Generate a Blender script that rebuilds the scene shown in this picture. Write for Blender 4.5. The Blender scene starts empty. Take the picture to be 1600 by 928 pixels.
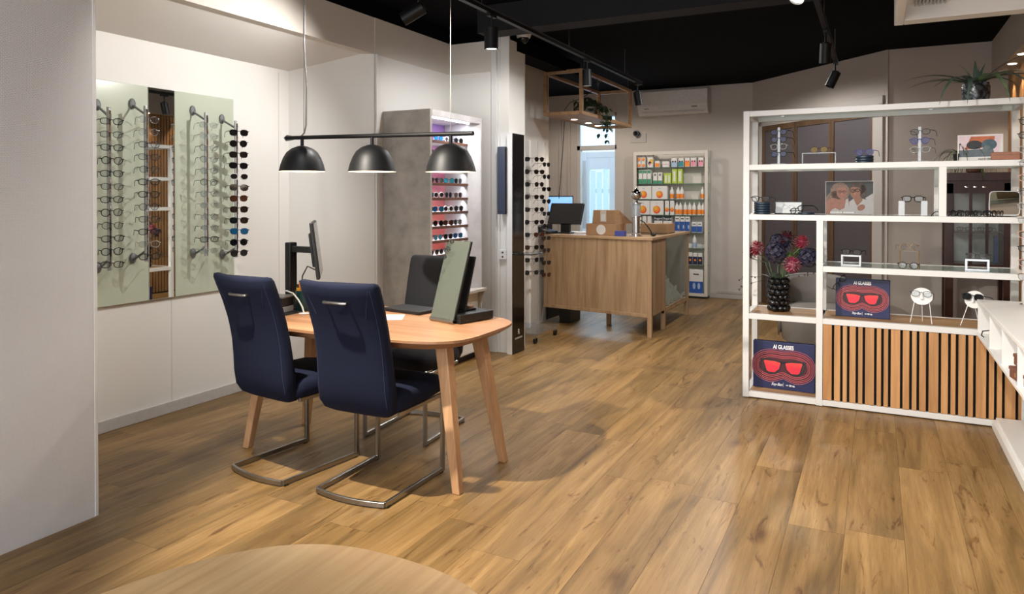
import bpy, bmesh, math, random
from mathutils import Vector, Matrix, Euler, Quaternion
R = math.radians
rnd = random.Random(7)
scene = bpy.context.scene
col = scene.collection

# ------------------------------------------------------------------ camera, world, lights, exposure
CAM_H = 1.43
cd = bpy.data.cameras.new('camera'); cam = bpy.data.objects.new('camera', cd); col.objects.link(cam)
cam.location = (0, 0, CAM_H); cam.rotation_euler = (R(89.4), 0, R(27.03))
cd.sensor_width = 36; cd.lens = 36 * 1117 / 1600; cd.shift_y = -145.3 / 1600; cd.clip_start = .05
scene.camera = cam
vs = scene.view_settings
vs.view_transform = 'Standard'; vs.look = 'None'; vs.gamma = 1; vs.use_curve_mapping = False
vs.exposure = -0.04
scene.cycles.max_bounces = 8; scene.cycles.diffuse_bounces = 4; scene.cycles.glossy_bounces = 4
scene.cycles.transparent_max_bounces = 24; scene.cycles.transmission_bounces = 8
scene.cycles.caustics_reflective = False; scene.cycles.caustics_refractive = False
scene.cycles.sample_clamp_indirect = 4

w = bpy.data.worlds.new('sky'); scene.world = w; w.use_nodes = True
w.node_tree.nodes['Background'].inputs[0].default_value = (.78, .89, 1, 1)
w.node_tree.nodes['Background'].inputs[1].default_value = 1.7

def aim(o, tgt):
    o.rotation_euler = (Vector(tgt) - o.location).to_track_quat('-Z', 'Y').to_euler()
def area(name, loc, tgt, sx, sy, power, color=(1, 1, 1)):
    l = bpy.data.lights.new(name, 'AREA'); l.shape = 'RECTANGLE'; l.size = sx; l.size_y = sy
    l.energy = power; l.color = color
    o = bpy.data.objects.new(name, l); col.objects.link(o); o.location = loc; aim(o, tgt); return o
def spot(name, loc, tgt, power, angle=70, blend=.5, radius=.03, color=(1, .86, .70)):
    l = bpy.data.lights.new(name, 'SPOT'); l.energy = power; l.spot_size = R(angle); l.spot_blend = blend
    l.shadow_soft_size = radius; l.color = color
    o = bpy.data.objects.new(name, l); col.objects.link(o); o.location = loc; aim(o, tgt); return o
WARM = (1, .92, .80); NEUT = (1, .975, .94); COOL = (.92, .96, 1)
# added soft fill at the open front, for assumed daylight behind the camera
area('front_fill_light', (-1.4, -1.9, 1.5), (-1.4, 3, 1.3), 5.0, 2.4, 138, (1, .985, .965))
# spots of the near stretch of the two ceiling tracks (above the frame)
spot('track_spot_light', (-2.40, 2.45, 2.62), (-4.1, 2.9, 1.1), 38, 95, .7, .02, NEUT)
spot('track_spot_light', (-2.55, 1.78, 2.66), (-0.8, 3.3, 0.0), 640, 92, .5, .022, WARM)
spot('track_spot_light', (-0.36, 1.60, 2.62), (-0.2, 2.8, 0.0), 150, 100, .8, .04, WARM)
spot('track_spot_light', (-0.36, 2.90, 2.62), (0.2, 4.9, 0.5), 120, 95, .7, .04, NEUT)
spot('track_spot_light', (0.75, 2.5, 2.62), (0.7, 4.6, .8), 50, 90, .7, .04, NEUT)
spot('track_spot_light', (-1.0, .2, 2.66), (-.85, .5, .75), 42, 60, .9, .05, WARM)
# added wide fill spots without fittings, to brighten the back of the shop
spot('added_fill_spot', (-1.25, 8.3, 2.9), (-1.25, 8.3, 0), 125, 165, .4, .08, NEUT)
spot('added_fill_spot', (-3.6, 8.9, 2.9), (-3.6, 8.9, 0), 75, 165, .4, .08, WARM)
spot('added_fill_spot', (-1.4, 6.3, 2.9), (-1.4, 6.3, 0), 80, 165, .4, .08, NEUT)
spot('added_fill_spot', (-2.4, 5.0, 2.66), (-2.9, 5.2, 0), 50, 165, .4, .08, NEUT)
# back yard daylight that comes in through the rear glass
area('rear_daylight', (-3.6, 12.6, 3.2), (-3.3, 9.5, .4), 2.2, 1.6, 330, (.55, .74, 1))

# ------------------------------------------------------------------ helpers
def lin(c):
    if isinstance(c, str):
        c = c.lstrip('#'); c = [int(c[i:i + 2], 16) / 255 for i in (0, 2, 4)]
    return tuple(x / 12.92 if x <= .04045 else ((x + .055) / 1.055) ** 2.4 for x in c[:3]) + (1,)
class N:
    def __init__(s, name):
        s.m = bpy.data.materials.new(name); s.m.use_nodes = True; s.t = s.m.node_tree
        s.b = s.t.nodes['Principled BSDF']
    def n(s, typ, **kw):
        o = s.t.nodes.new(typ)
        for k, v in kw.items(): setattr(o, k, v)
        return o
    def l(s, a, b): s.t.links.new(a, b)
    def set(s, **kw):
        for k, v in kw.items(): s.b.inputs[k.replace('_', ' ')].default_value = v
def mixcol(s, fac, a, b, mode='MIX'):
    m = s.n('ShaderNodeMix', data_type='RGBA', blend_type=mode)
    for i, v in ((0, fac), (6, a), (7, b)):
        if hasattr(v, 'links'): s.l(v, m.inputs[i])
        else: m.inputs[i].default_value = v
    return m.outputs[2]
def noise(s, vec, scale, detail=4, rough=.55, dist=0):
    n = s.n('ShaderNodeTexNoise'); n.inputs['Scale'].default_value = scale; n.inputs['Detail'].default_value = detail
    n.inputs['Roughness'].default_value = rough; n.inputs['Distortion'].default_value = dist
    if vec is not None: s.l(vec, n.inputs['Vector'])
    return n.outputs['Fac']
def ramp(s, fac, *stops):
    r = s.n('ShaderNodeValToRGB'); e = r.color_ramp.elements
    while len(e) < len(stops): e.new(.5)
    for q, (p, c) in zip(e, stops): q.position = p; q.color = c if len(c) == 4 else tuple(c) + (1,)
    s.l(fac, r.inputs[0]); return r.outputs[0]
def bump(s, h, strength=.2, dist=.002):
    b = s.n('ShaderNodeBump'); b.inputs['Strength'].default_value = strength; b.inputs['Distance'].default_value = dist
    s.l(h, b.inputs['Height']); s.l(b.outputs[0], s.b.inputs['Normal'])
def objcoord(s, scale=(1, 1, 1), rand=0):
    tc = s.n('ShaderNodeTexCoord'); mp = s.n('ShaderNodeMapping'); mp.inputs['Scale'].default_value = scale
    s.l(tc.outputs['Object'], mp.inputs[0])
    if rand:
        oi = s.n('ShaderNodeObjectInfo'); mu = s.n('ShaderNodeMath', operation='MULTIPLY'); mu.inputs[1].default_value = rand
        s.l(oi.outputs['Random'], mu.inputs[0]); cb = s.n('ShaderNodeCombineXYZ')
        for i in range(3): s.l(mu.outputs[0], cb.inputs[i])
        s.l(cb.outputs[0], mp.inputs['Location'])
    return mp.outputs[0]
def pm(name, c, rough=.5, metal=0, var=.06, scale=30, bmp=0, spec=.5, coat=0, bscale=None, sheen=0):
    s = N(name); c = lin(c); v = objcoord(s)
    f = noise(s, v, scale)
    a = tuple(x * (1 - var) for x in c[:3]) + (1,); b = tuple(min(1, x * (1 + var)) for x in c[:3]) + (1,)
    s.l(ramp(s, f, (.3, a), (.7, b)), s.b.inputs['Base Color'])
    s.set(Roughness=rough, Metallic=metal, Specular_IOR_Level=spec, Coat_Weight=coat, Sheen_Weight=sheen)
    if bmp: bump(s, noise(s, v, bscale or scale * 4), bmp)
    return s.m
def em(name, c, strength):
    s = N(name); c = lin(c); s.set(Emission_Color=c, Emission_Strength=strength)
    v = objcoord(s); s.l(ramp(s, noise(s, v, 8), (0, c), (1, c)), s.b.inputs['Base Color']); return s.m
def wood(name, c1, c2, c3, axis='y', fine=90, rough=.45, rand=13., hue=.12, crack=0):
    s = N(name); st = {'x': (1, 14, 14), 'y': (14, 1, 14), 'z': (14, 14, 1)}[axis]
    fs = {'x': (.05, 1, 1), 'y': (1, .05, 1), 'z': (1, 1, .05)}[axis]
    v = objcoord(s, st, rand); f1 = noise(s, v, .9, 5, .6, .6)
    base = ramp(s, f1, (.30, lin(c1)), (.5, lin(c2)), (.72, lin(c3)))
    vf = objcoord(s, fs, rand); f2 = noise(s, vf, fine, 3)
    base = mixcol(s, .35, base, ramp(s, f2, (.35, (.55, .5, .45, 1)), (.65, (1, 1, 1, 1))), 'MULTIPLY')
    if crack:
        cs = {'x': (1.4, 9, 9), 'y': (9, 1.4, 9), 'z': (9, 9, 1.4)}[axis]
        vk = objcoord(s, cs, rand * 1.7); k = noise(s, vk, 1.0, 7, .7, 1.2)
        dark = ramp(s, k, (.62, (1, 1, 1, 1)), (.68, (.62, .52, .42, 1)), (.74, (.35, .27, .2, 1)))
        base = mixcol(s, crack, base, dark, 'MULTIPLY')
        ks = {'x': (1, 3, 3), 'y': (3, 1, 3), 'z': (3, 3, 1)}[axis]
        vb = objcoord(s, ks, rand * .7); kb = noise(s, vb, .8, 3, .5, .3)
        base = mixcol(s, .8, base, ramp(s, kb, (.35, (.72, .68, .62, 1)), (.65, (1.06, 1.04, 1.0, 1))), 'MULTIPLY')
    if hue:
        oi = s.n('ShaderNodeObjectInfo')
        t = ramp(s, oi.outputs['Random'], (0, (1 - hue,) * 3 + (1,)), (.5, (1, 1 - hue * .2, 1 - hue * .5, 1)), (1, (1 + hue * .6, 1 + hue * .5, 1 + hue * .3, 1)))
        base = mixcol(s, 1, base, t, 'MULTIPLY')
    s.l(base, s.b.inputs['Base Color']); s.set(Roughness=rough)
    bump(s, f2, .12, .001)
    return s.m
def glassy(name, tint, alpha=.25, rough=.03, ior=1.45):
    """thin clear sheet: mostly see-through with a sharp sheen"""
    s = N(name); out = s.t.nodes['Material Output']
    tr = s.n('ShaderNodeBsdfTransparent'); tr.inputs[0].default_value = lin(tint)
    gl = s.n('ShaderNodeBsdfGlossy'); gl.inputs['Roughness'].default_value = rough
    f = noise(s, objcoord(s), 5); s.l(ramp(s, f, (0, (.97, .97, .97, 1)), (1, (1, 1, 1, 1))), gl.inputs['Color'])
    fr = s.n('ShaderNodeFresnel'); fr.inputs[0].default_value = ior
    ge = s.n('ShaderNodeNewGeometry'); inv = s.n('ShaderNodeMath', operation='SUBTRACT'); inv.inputs[0].default_value = 1; s.l(ge.outputs['Backfacing'], inv.inputs[1])
    mu = s.n('ShaderNodeMath', operation='MULTIPLY'); s.l(fr.outputs[0], mu.inputs[0]); s.l(inv.outputs[0], mu.inputs[1])  # sheen only where light enters the sheet
    mx = s.n('ShaderNodeMixShader'); s.l(mu.outputs[0], mx.inputs[0]); s.l(tr.outputs[0], mx.inputs[1]); s.l(gl.outputs[0], mx.inputs[2])
    # a share of the sheet is plain tinted body (thick acrylic, coated or dyed lenses)
    s.b.inputs['Base Color'].default_value = lin(tint); s.set(Roughness=max(rough, .1)); m2 = s.n('ShaderNodeMixShader'); m2.inputs[0].default_value = alpha
    s.l(mx.outputs[0], m2.inputs[1]); s.l(s.b.outputs[0], m2.inputs[2])
    s.l(m2.outputs[0], out.inputs[0]); return s.m

class MB:
    def __init__(s): s.v = []; s.f = []; s.mi = []; s.mat = 0; s.M = None
    def add(s, vs, fs):
        o = len(s.v)
        s.v += [tuple(s.M @ Vector(p)) if s.M else tuple(p) for p in vs]
        s.f += [tuple(i + o for i in f) for f in fs]; s.mi += [s.mat] * len(fs); return s
    def box(s, x0, x1, y0, y1, z0, z1):
        return s.add([(x0, y0, z0), (x1, y0, z0), (x1, y1, z0), (x0, y1, z0), (x0, y0, z1), (x1, y0, z1), (x1, y1, z1), (x0, y1, z1)],
                     [(0, 3, 2, 1), (4, 5, 6, 7), (0, 1, 5, 4), (1, 2, 6, 5), (2, 3, 7, 6), (3, 0, 4, 7)])
    def bar(s, a, b, wx, wy=None, up=(0, 0, 1)):
        """rectangular bar from a to b; wx across, wy along up"""
        a, b = Vector(a), Vector(b); wy = wy or wx; d = (b - a).normalized(); u = Vector(up)
        if abs(d.dot(u)) > .98: u = Vector((0, 1, 0))
        x = d.cross(u).normalized() * wx / 2; y = x.cross(d).normalized() * wy / 2
        vs = [p + q for p in (a, b) for q in (-x - y, x - y, x + y, -x + y)]
        return s.add(vs, [(0, 1, 2, 3), (7, 6, 5, 4), (0, 4, 5, 1), (1, 5, 6, 2), (2, 6, 7, 3), (3, 7, 4, 0)])
    def loft(s, rings, cap=True, close=False):
        n = len(rings[0]); vs = [p for r in rings for p in r]; fs = []; k = len(rings)
        for i in range(k if close else k - 1):
            for j in range(n):
                a = i * n + j; b = i * n + (j + 1) % n; c = ((i + 1) % k) * n + (j + 1) % n; d = ((i + 1) % k) * n + j
                fs.append((a, b, c, d))
        if cap and not close: fs += [tuple(range(n))[::-1], tuple(range((k - 1) * n, k * n))]
        return s.add(vs, fs)
    def tube(s, path, r, n=8, close=False, cap=True, flat=1.0):
        P = [Vector(p) for p in path]; k = len(P); rings = []; up = None
        for i in range(k):
            if close: d = P[(i + 1) % k] - P[i - 1]
            else: d = P[min(i + 1, k - 1)] - P[max(i - 1, 0)]
            d.normalize()
            if up is None:
                up = Vector((0, 0, 1)) if abs(d.z) < .9 else Vector((1, 0, 0))
            x = d.cross(up)
            if x.length < 1e-4: x = d.cross(Vector((0, 1, 0)))
            x.normalize(); y = x.cross(d).normalized(); up = y
            rr = r[i] if isinstance(r, (list, tuple)) else r
            rings.append([P[i] + x * math.cos(2 * math.pi * j / n) * rr * flat + y * math.sin(2 * math.pi * j / n) * rr for j in range(n)])
        return s.loft(rings, cap, close)
    def lathe(s, prof, n=24, c=(0, 0, 0)):
        rings = [[(c[0] + r * math.cos(2 * math.pi * j / n), c[1] + r * math.sin(2 * math.pi * j / n), c[2] + z) for j in range(n)] for r, z in prof]
        return s.loft(rings, True)
    def sphere(s, c, r, n=12, m=8, sc=(1, 1, 1)):
        pr = [(max(1e-4, math.sin(math.pi * i / m)), -math.cos(math.pi * i / m)) for i in range(m + 1)]
        return s.loft([[(c[0] + r * sc[0] * q * math.cos(2 * math.pi * j / n), c[1] + r * sc[1] * q * math.sin(2 * math.pi * j / n), c[2] + r * sc[2] * z) for j in range(n)] for q, z in pr], True)
    def prism(s, poly, z0, z1, ax='z'):
        def P(a, b, z): return {'z': (a, b, z), 'y': (a, z, b), 'x': (z, a, b)}[ax]
        return s.loft([[P(a, b, z0) for a, b in poly], [P(a, b, z1) for a, b in poly]])
    def mesh(s, name, mats, smooth=False):
        m = bpy.data.meshes.new(name); m.from_pydata(s.v, [], s.f)
        for q in (mats if isinstance(mats, (list, tuple)) else [mats]): m.materials.append(q)
        if any(s.mi): m.polygons.foreach_set('material_index', s.mi)
        b = bmesh.new(); b.from_mesh(m); bmesh.ops.recalc_face_normals(b, faces=b.faces); b.to_mesh(m); b.free()
        if smooth:
            m.polygons.foreach_set('use_smooth', [True] * len(m.polygons))
            if smooth != 'all': m.set_sharp_from_angle(angle=R(40))
        m.update(); return m
    def build(s, name, mats, parent=None, smooth=False, bevel=0, seg=2, subd=0):
        return ob(name, s.mesh(name, mats, smooth), parent, bevel, seg, subd)
def ob(name, me, parent=None, bevel=0, seg=2, subd=0):
    o = bpy.data.objects.new(name, me); col.objects.link(o)
    if parent: o.parent = parent
    if bevel:
        b = o.modifiers.new('bevel', 'BEVEL'); b.width = bevel; b.segments = seg; b.limit_method = 'ANGLE'; b.angle_limit = R(40)
        b.harden_normals = False
    if subd:
        q = o.modifiers.new('subd', 'SUBSURF'); q.levels = subd; q.render_levels = subd
    return o
def tag(o, label, cat, group=None):
    assert 4 <= len(label.split()) <= 16, label
    o['label'] = label; o['category'] = cat
    if group: o['group'] = group
    return o
def thing(name, label, cat, loc=(0, 0, 0), rz=0, group=None):
    o = bpy.data.objects.new(name, None); col.objects.link(o); o.empty_display_size = .05
    o.location = loc; o.rotation_euler = (0, 0, rz); return tag(o, label, cat, group)
def struct(name, mb, mats, parent=None, **kw):
    o = mb.build(name, mats, parent, **kw)
    if parent is None: o['kind'] = 'structure'
    return o
def supell(a, b, n, k, cx=0, cy=0):
    r = []
    for i in range(k):
        t = 2 * math.pi * i / k; c, q = math.cos(t), math.sin(t)
        r.append((cx + a * math.copysign(abs(c) ** (2 / n), c), cy + b * math.copysign(abs(q) ** (2 / n), q)))
    return r
def text(body, parent, loc, rot, size, m, name='lettering', bold=0, sx=1, align='CENTER'):
    c = bpy.data.curves.new(name, 'FONT'); c.body = body; c.size = size; c.align_x = align; c.extrude = .0003; c.offset = bold
    c.materials.append(m); o = bpy.data.objects.new(name, c); col.objects.link(o); o.parent = parent
    o.location = loc; o.rotation_euler = rot; o.scale = (sx, 1, 1); return o
ORD = ['topmost', 'second', 'third', 'fourth', 'fifth', 'sixth', 'seventh', 'eighth', 'ninth', 'tenth', 'eleventh', 'twelfth']

# ------------------------------------------------------------------ materials
W_PAINT = pm('white_paint', '#e2e0dc', .6, var=.012, scale=3, bmp=.03, bscale=120)
W_LAC = pm('white_lacquer', '#dddcda', .35, var=.01, scale=4)
TAUPE = pm('taupe_paint', '#b2a8a0', .7, var=.03, scale=2, bmp=.03, bscale=100)
GREIGE = pm('greige_paint', '#b7aea6', .7, var=.03, scale=2, bmp=.03, bscale=100)
CASING = pm('casing_paint', '#a8a19a', .5, var=.02, scale=3)
BLACKC = pm('black_ceiling_paint', '#020205', .95, spec=.1, var=.2, scale=2)
BEAM = pm('charcoal_paint', '#0d0d11', .9, var=.1, scale=3)
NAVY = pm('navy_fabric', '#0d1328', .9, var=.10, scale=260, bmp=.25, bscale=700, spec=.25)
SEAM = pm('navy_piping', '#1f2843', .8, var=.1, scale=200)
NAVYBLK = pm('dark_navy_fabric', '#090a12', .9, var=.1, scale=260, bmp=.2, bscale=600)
STEEL = pm('brushed_steel', '#9b9894', .32, 1, var=.06, scale=120)
CHROME = pm('chrome', '#dedee0', .08, 1, var=.02, scale=20)
ALU = pm('satin_aluminium', '#b9bbbd', .35, 1, var=.04, scale=60)
GREYPL = pm('grey_plastic', '#6d6f70', .5, var=.05, scale=40)
BLACK = pm('black_powder_coat', '#0b0b0d', .5, var=.1, scale=50, spec=.3)
BLKGLOSS = pm('black_gloss', '#08080a', .12, var=.1, scale=30)
BLKPL = pm('black_plastic', '#121214', .45, var=.1, scale=60, bmp=.05)
NAVYPL = pm('navy_lacquer', '#2b3346', .4, var=.06, scale=20)
CONCRETE = pm('concrete', '#aca69f', .75, var=.2, scale=8, bmp=.12, bscale=40)
CONLIGHT = pm('pale_marbled_concrete', '#c9c7c9', .6, var=.14, scale=6, bmp=.05)
SHELFW = wood('walnut_edge', '#4a2f22', '#6a4634', '#7d5743', 'y', 60)
SAGE = pm('sage_lacquered_glass', '#b9c0ae', .22, var=.012, scale=2, coat=.25)
MIRR = pm('mirror_silver', '#e6e9e6', .015, 1, var=.005, scale=3)
DESKOAK = wood('desk_oak', '#8c6446', '#a67a58', '#b88d69', 'x', 70, .42, hue=.04)
DESKEDGE = wood('desk_oak_edge', '#7d5b40', '#91694a', '#a07652', 'x', 70, .5, hue=.04)
LEGOAK = wood('leg_oak', '#a57d59', '#b98f68', '#c79f79', 'z', 70, .45, hue=.05)
FGOAK = wood('pale_oak', '#b58e60', '#c49f70', '#d2b184', 'y', 60, .45, hue=.02)
def floor_mat():
    s = N('floor_oak'); RD = 37.
    base = ramp(s, noise(s, objcoord(s, (11, .9, 1), RD), .9, 6, .62, .9), (.28, lin('#66502f')), (.5, lin('#8a6d44')), (.72, lin('#a18359')))
    med = noise(s, objcoord(s, (48, 1.6, 1), RD * 1.3), 1.0, 5, .65, .5)
    base = mixcol(s, .55, base, ramp(s, med, (.32, (.62, .56, .5, 1)), (.55, (1, 1, 1, 1)), (.8, (1.12, 1.1, 1.06, 1))), 'MULTIPLY')
    fine = noise(s, objcoord(s, (1, .04, 1), RD), 260, 3, .6)
    base = mixcol(s, .4, base, ramp(s, fine, (.35, (.66, .6, .54, 1)), (.62, (1, 1, 1, 1))), 'MULTIPLY')
    crack = noise(s, objcoord(s, (15, 2.2, 1), RD * 1.7), 1.0, 8, .72, 1.6)
    base = mixcol(s, .9, base, ramp(s, crack, (.57, (1, 1, 1, 1)), (.615, (.66, .56, .46, 1)), (.67, (.36, .28, .2, 1))), 'MULTIPLY')
    vo = s.n('ShaderNodeTexVoronoi'); vo.inputs['Scale'].default_value = 1.0; s.l(objcoord(s, (3.1, 1.35, 1), RD * .61), vo.inputs['Vector'])
    wob = noise(s, objcoord(s, (22, 9, 1), RD), 1.0, 4, .6); ad = s.n('ShaderNodeMath', operation='MULTIPLY_ADD'); s.l(wob, ad.inputs[0]); ad.inputs[1].default_value = .16; s.l(vo.outputs['Distance'], ad.inputs[2])
    base = mixcol(s, .85, base, ramp(s, ad.outputs[0], (.10, (.42, .33, .25, 1)), (.15, (.7, .62, .54, 1)), (.24, (1, 1, 1, 1))), 'MULTIPLY')
    blot = noise(s, objcoord(s, (3, .8, 1), RD * .7), 1.1, 3, .5, .4)
    base = mixcol(s, .8, base, ramp(s, blot, (.34, (.76, .74, .70, 1)), (.66, (1.1, 1.07, 1.02, 1))), 'MULTIPLY')
    oi = s.n('ShaderNodeObjectInfo'); base = mixcol(s, 1, base, ramp(s, oi.outputs['Random'], (0, (.88, .88, .88, 1)), (.5, (1, .99, .96, 1)), (1, (1.07, 1.05, 1.02, 1))), 'MULTIPLY')
    s.l(base, s.b.inputs['Base Color']); s.set(Roughness=.40, Specular_IOR_Level=.4)
    bump(s, fine, .15, .001); return s.m
FLOORW = floor_mat()
SUBFL = pm('dark_joint', '#4a3927', .9, var=.1)
COUNTW = wood('counter_oak', '#927354', '#a98a68', '#b89b79', 'z', 60, .5, hue=.03)
COUNTT = wood('counter_top_oak', '#a07f5c', '#b39270', '#c0a17e', 'x', 60, .45, hue=.03)
FRAMEW = wood('frame_oak', '#8a6a4a', '#a07d58', '#ad8b66', 'y', 60, .5, hue=.04)
SLATW = wood('slat_oak', '#a9794b', '#bd8d5c', '#cb9d6b', 'z', 70, .5, hue=.14)
DKSLAT = wood('wall_slat_oak', '#7d5a38', '#946c45', '#a57c53', 'z', 70, .5, hue=.14)
SHOAK = wood('shelf_oak', '#8d6b4a', '#a27e59', '#b08c66', 'x', 70, .5, hue=.06)
MAHOG = wood('mahogany', '#2c1410', '#3a1c15', '#47241b', 'z', 60, .3, hue=.06)
FELT = pm('black_felt', '#0a0a0a', .95, var=.2, scale=90)
DOORW = wood('door_oak', '#46331f', '#553f2a', '#624a33', 'z', 60, .5)
DOORP = pm('dark_door_panel', '#4b4548', .5, var=.04, scale=3)
UPHOLGREY = pm('grey_upholstery', '#7d7873', .85, var=.05, scale=90, bmp=.1)  # plain grey of the tub chair fabric
CARD = pm('cardboard', '#a47f5c', .8, var=.05, scale=30, bmp=.03)
GLASS = glassy('clear_glass', '#f3f8f6', .04)
SHGLASS = glassy('shelf_glass', '#e3ebe8', .03)
GREENGL = glassy('green_edge_glass', '#a8c8b8', .25)
ACRYL = glassy('clear_acrylic', '#f2f5f8', .05, .03, 1.35)
ACRYLB = glassy('acrylic_block', '#eef2f5', .30, .08)
LENSCL = glassy('clear_lens', '#f0f2f3', .012)
LENSBLUE = glassy('blue_coated_lens', '#c4cbe4', .10)
LENSGOLD = glassy('amber_lens', '#e8d9a8', .12)
BLUEFILM = pm('blue_lens_flash', '#6f86e8', .1, .3, var=.1)
SUNLENS = pm('dark_sun_lens', '#0c0d10', .08, var=.1, coat=.4)
SUNBLUE = pm('blue_mirror_lens', '#1f5f8a', .08, .4, var=.1)
SUNBRN = pm('brown_sun_lens', '#3a2018', .08, var=.1)
SUNTEAL = pm('teal_lens', '#2a7f92', .1, var=.1)
F_BLK = pm('black_acetate', '#0c0c0e', .4, var=.1, spec=.3)
F_GUN = pm('gunmetal_wire', '#34343a', .4, .6, var=.05)
F_CLR = glassy('crystal_acetate', '#d9dcd9', .45, .15)
F_SIL = pm('silver_wire', '#a9aaac', .25, 1, var=.05)
F_GOLD = pm('gold_wire', '#c39b5a', .25, 1, var=.05)
F_TORT = pm('tortoise_acetate', '#4a2a1a', .25, var=.5, scale=90, coat=.3)
F_BLUE = pm('blue_acetate', '#1e4a78', .25, var=.1, coat=.3)
F_PURP = pm('violet_acetate', '#4a3f86', .25, var=.1, coat=.3)
F_PINK = pm('blush_acetate', '#c79a92', .3, var=.1, coat=.3)
F_WHT = pm('white_acetate', '#d8d8da', .3, var=.03)
PAPER = pm('white_paper', '#d8d5d1', .8, var=.02)
LEAF = pm('grey_green_leaf', '#4c5c4e', .5, var=.25, scale=14)
LEAF2 = pm('dark_green_leaf', '#26351f', .5, var=.3, scale=20)
LEAF3 = pm('light_green_leaf', '#5d7350', .5, var=.25, scale=14)
STEMG = pm('green_stem', '#4a5a3a', .6, var=.2)
DISCB = pm('petrol_lacquer', '#1e2d3c', .35, var=.06)
ORANGE = pm('orange_print', '#e8862c', .5, var=.12, scale=50)
GREENP = pm('green_print', '#3f8a6a', .5, var=.06)
LIMEP = pm('lime_print', '#a9be4a', .5, var=.08)
BLUEP = pm('blue_print', '#24509a', .5, var=.12, scale=40)
NAVYP = pm('navy_print', '#1b2140', .5, var=.08)
TEALP = pm('teal_print', '#2f8590', .5, var=.06)
PINKP = pm('pink_print', '#d98fa2', .5, var=.06)
REDP = pm('crimson_print', '#8c1f3a', .5, var=.06)
YELLP = pm('yellow_print', '#e0b030', .5, var=.06)
BLACKP = pm('black_print', '#16181c', .5, var=.06)
LBLUEP = pm('pale_blue_print', '#9fb4cf', .5, var=.06)
WTXT = em('white_ink', '#e9eaee', 0.0)
LAMPW = em('lamp_warm_white', '#ffe9c8', 14)
LAMPW2 = em('lamp_led_strip', '#f4f6ff', 9)
SPOTEM = em('spot_lens_glow', '#fff6e6', 22)
SCREEN = em('lit_screen', '#7fb2ee', .9)

def wallpaper():
    s = N('woven_wallpaper'); tc = s.n('ShaderNodeTexCoord'); mp = s.n('ShaderNodeMapping'); s.l(tc.outputs['Object'], mp.inputs[0])
    v = mp.outputs[0]
    br = s.n('ShaderNodeTexBrick'); br.inputs['Scale'].default_value = 1; br.inputs['Brick Width'].default_value = .012
    br.inputs['Row Height'].default_value = .007; br.inputs['Mortar Size'].default_value = .0016; br.inputs['Mortar Smooth'].default_value = 1
    rot = s.n('ShaderNodeMapping'); rot.inputs['Rotation'].default_value = (R(90), 0, R(90)); s.l(v, rot.inputs[0])
    sep = s.n('ShaderNodeSeparateXYZ'); s.l(v, sep.inputs[0]); cb = s.n('ShaderNodeCombineXYZ')
    s.l(sep.outputs[1], cb.inputs[0]); s.l(sep.outputs[2], cb.inputs[1]); s.l(cb.outputs[0], br.inputs['Vector'])
    c = lin('#dcdad9'); s.l(ramp(s, noise(s, v, 2), (0, c), (1, lin('#e0dedd'))), s.b.inputs['Base Color']); s.set(Roughness=.75)
    inv = s.n('ShaderNodeMath', operation='SUBTRACT'); inv.inputs[0].default_value = 1; s.l(br.outputs['Fac'], inv.inputs[1])
    ad = s.n('ShaderNodeMath', operation='ADD'); s.l(inv.outputs[0], ad.inputs[0]); s.l(noise(s, v, 160), ad.inputs[1])
    bump(s, ad.outputs[0], .55, .0025); return s.m
WALLP = wallpaper()
def gradmat(name, stops, z0, z1):
    s = N(name); tc = s.n('ShaderNodeTexCoord'); sp = s.n('ShaderNodeSeparateXYZ'); s.l(tc.outputs['Object'], sp.inputs[0])
    mr = s.n('ShaderNodeMapRange'); mr.inputs[1].default_value = z0; mr.inputs[2].default_value = z1; s.l(sp.outputs[2], mr.inputs[0])
    s.l(ramp(s, mr.outputs[0], *[(p, lin(c)) for p, c in stops]), s.b.inputs['Base Color']); s.set(Roughness=.5); return s.m
BACKGRAD = gradmat('coral_to_violet_print', [(0, '#c8453a'), (.45, '#dc7f78'), (.75, '#c77ba0'), (1, '#8a6aa8')], .7, 2.05)
def frosted():
    s = N('frosted_glass'); v = objcoord(s); out = s.t.nodes['Material Output']
    t = s.n('ShaderNodeBsdfTranslucent'); f = noise(s, v, 60, 3)
    s.l(ramp(s, f, (.35, lin('#a9c6d8')), (.65, lin('#eef8ff'))), t.inputs[0])
    tp = s.n('ShaderNodeBsdfTransparent'); tp.inputs[0].default_value = (.85, .95, 1, 1)
    mx = s.n('ShaderNodeMixShader'); mx.inputs[0].default_value = .35; s.l(t.outputs[0], mx.inputs[2]); s.l(tp.outputs[0], mx.inputs[1])
    m2 = s.n('ShaderNodeMixShader'); m2.inputs[0].default_value = .12; s.l(mx.outputs[0], m2.inputs[1]); s.l(s.b.outputs[0], m2.inputs[2])
    s.set(Roughness=.2); bump(s, f, .6, .004); s.l(m2.outputs[0], out.inputs[0]); return s.m
FROST = frosted()

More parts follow.
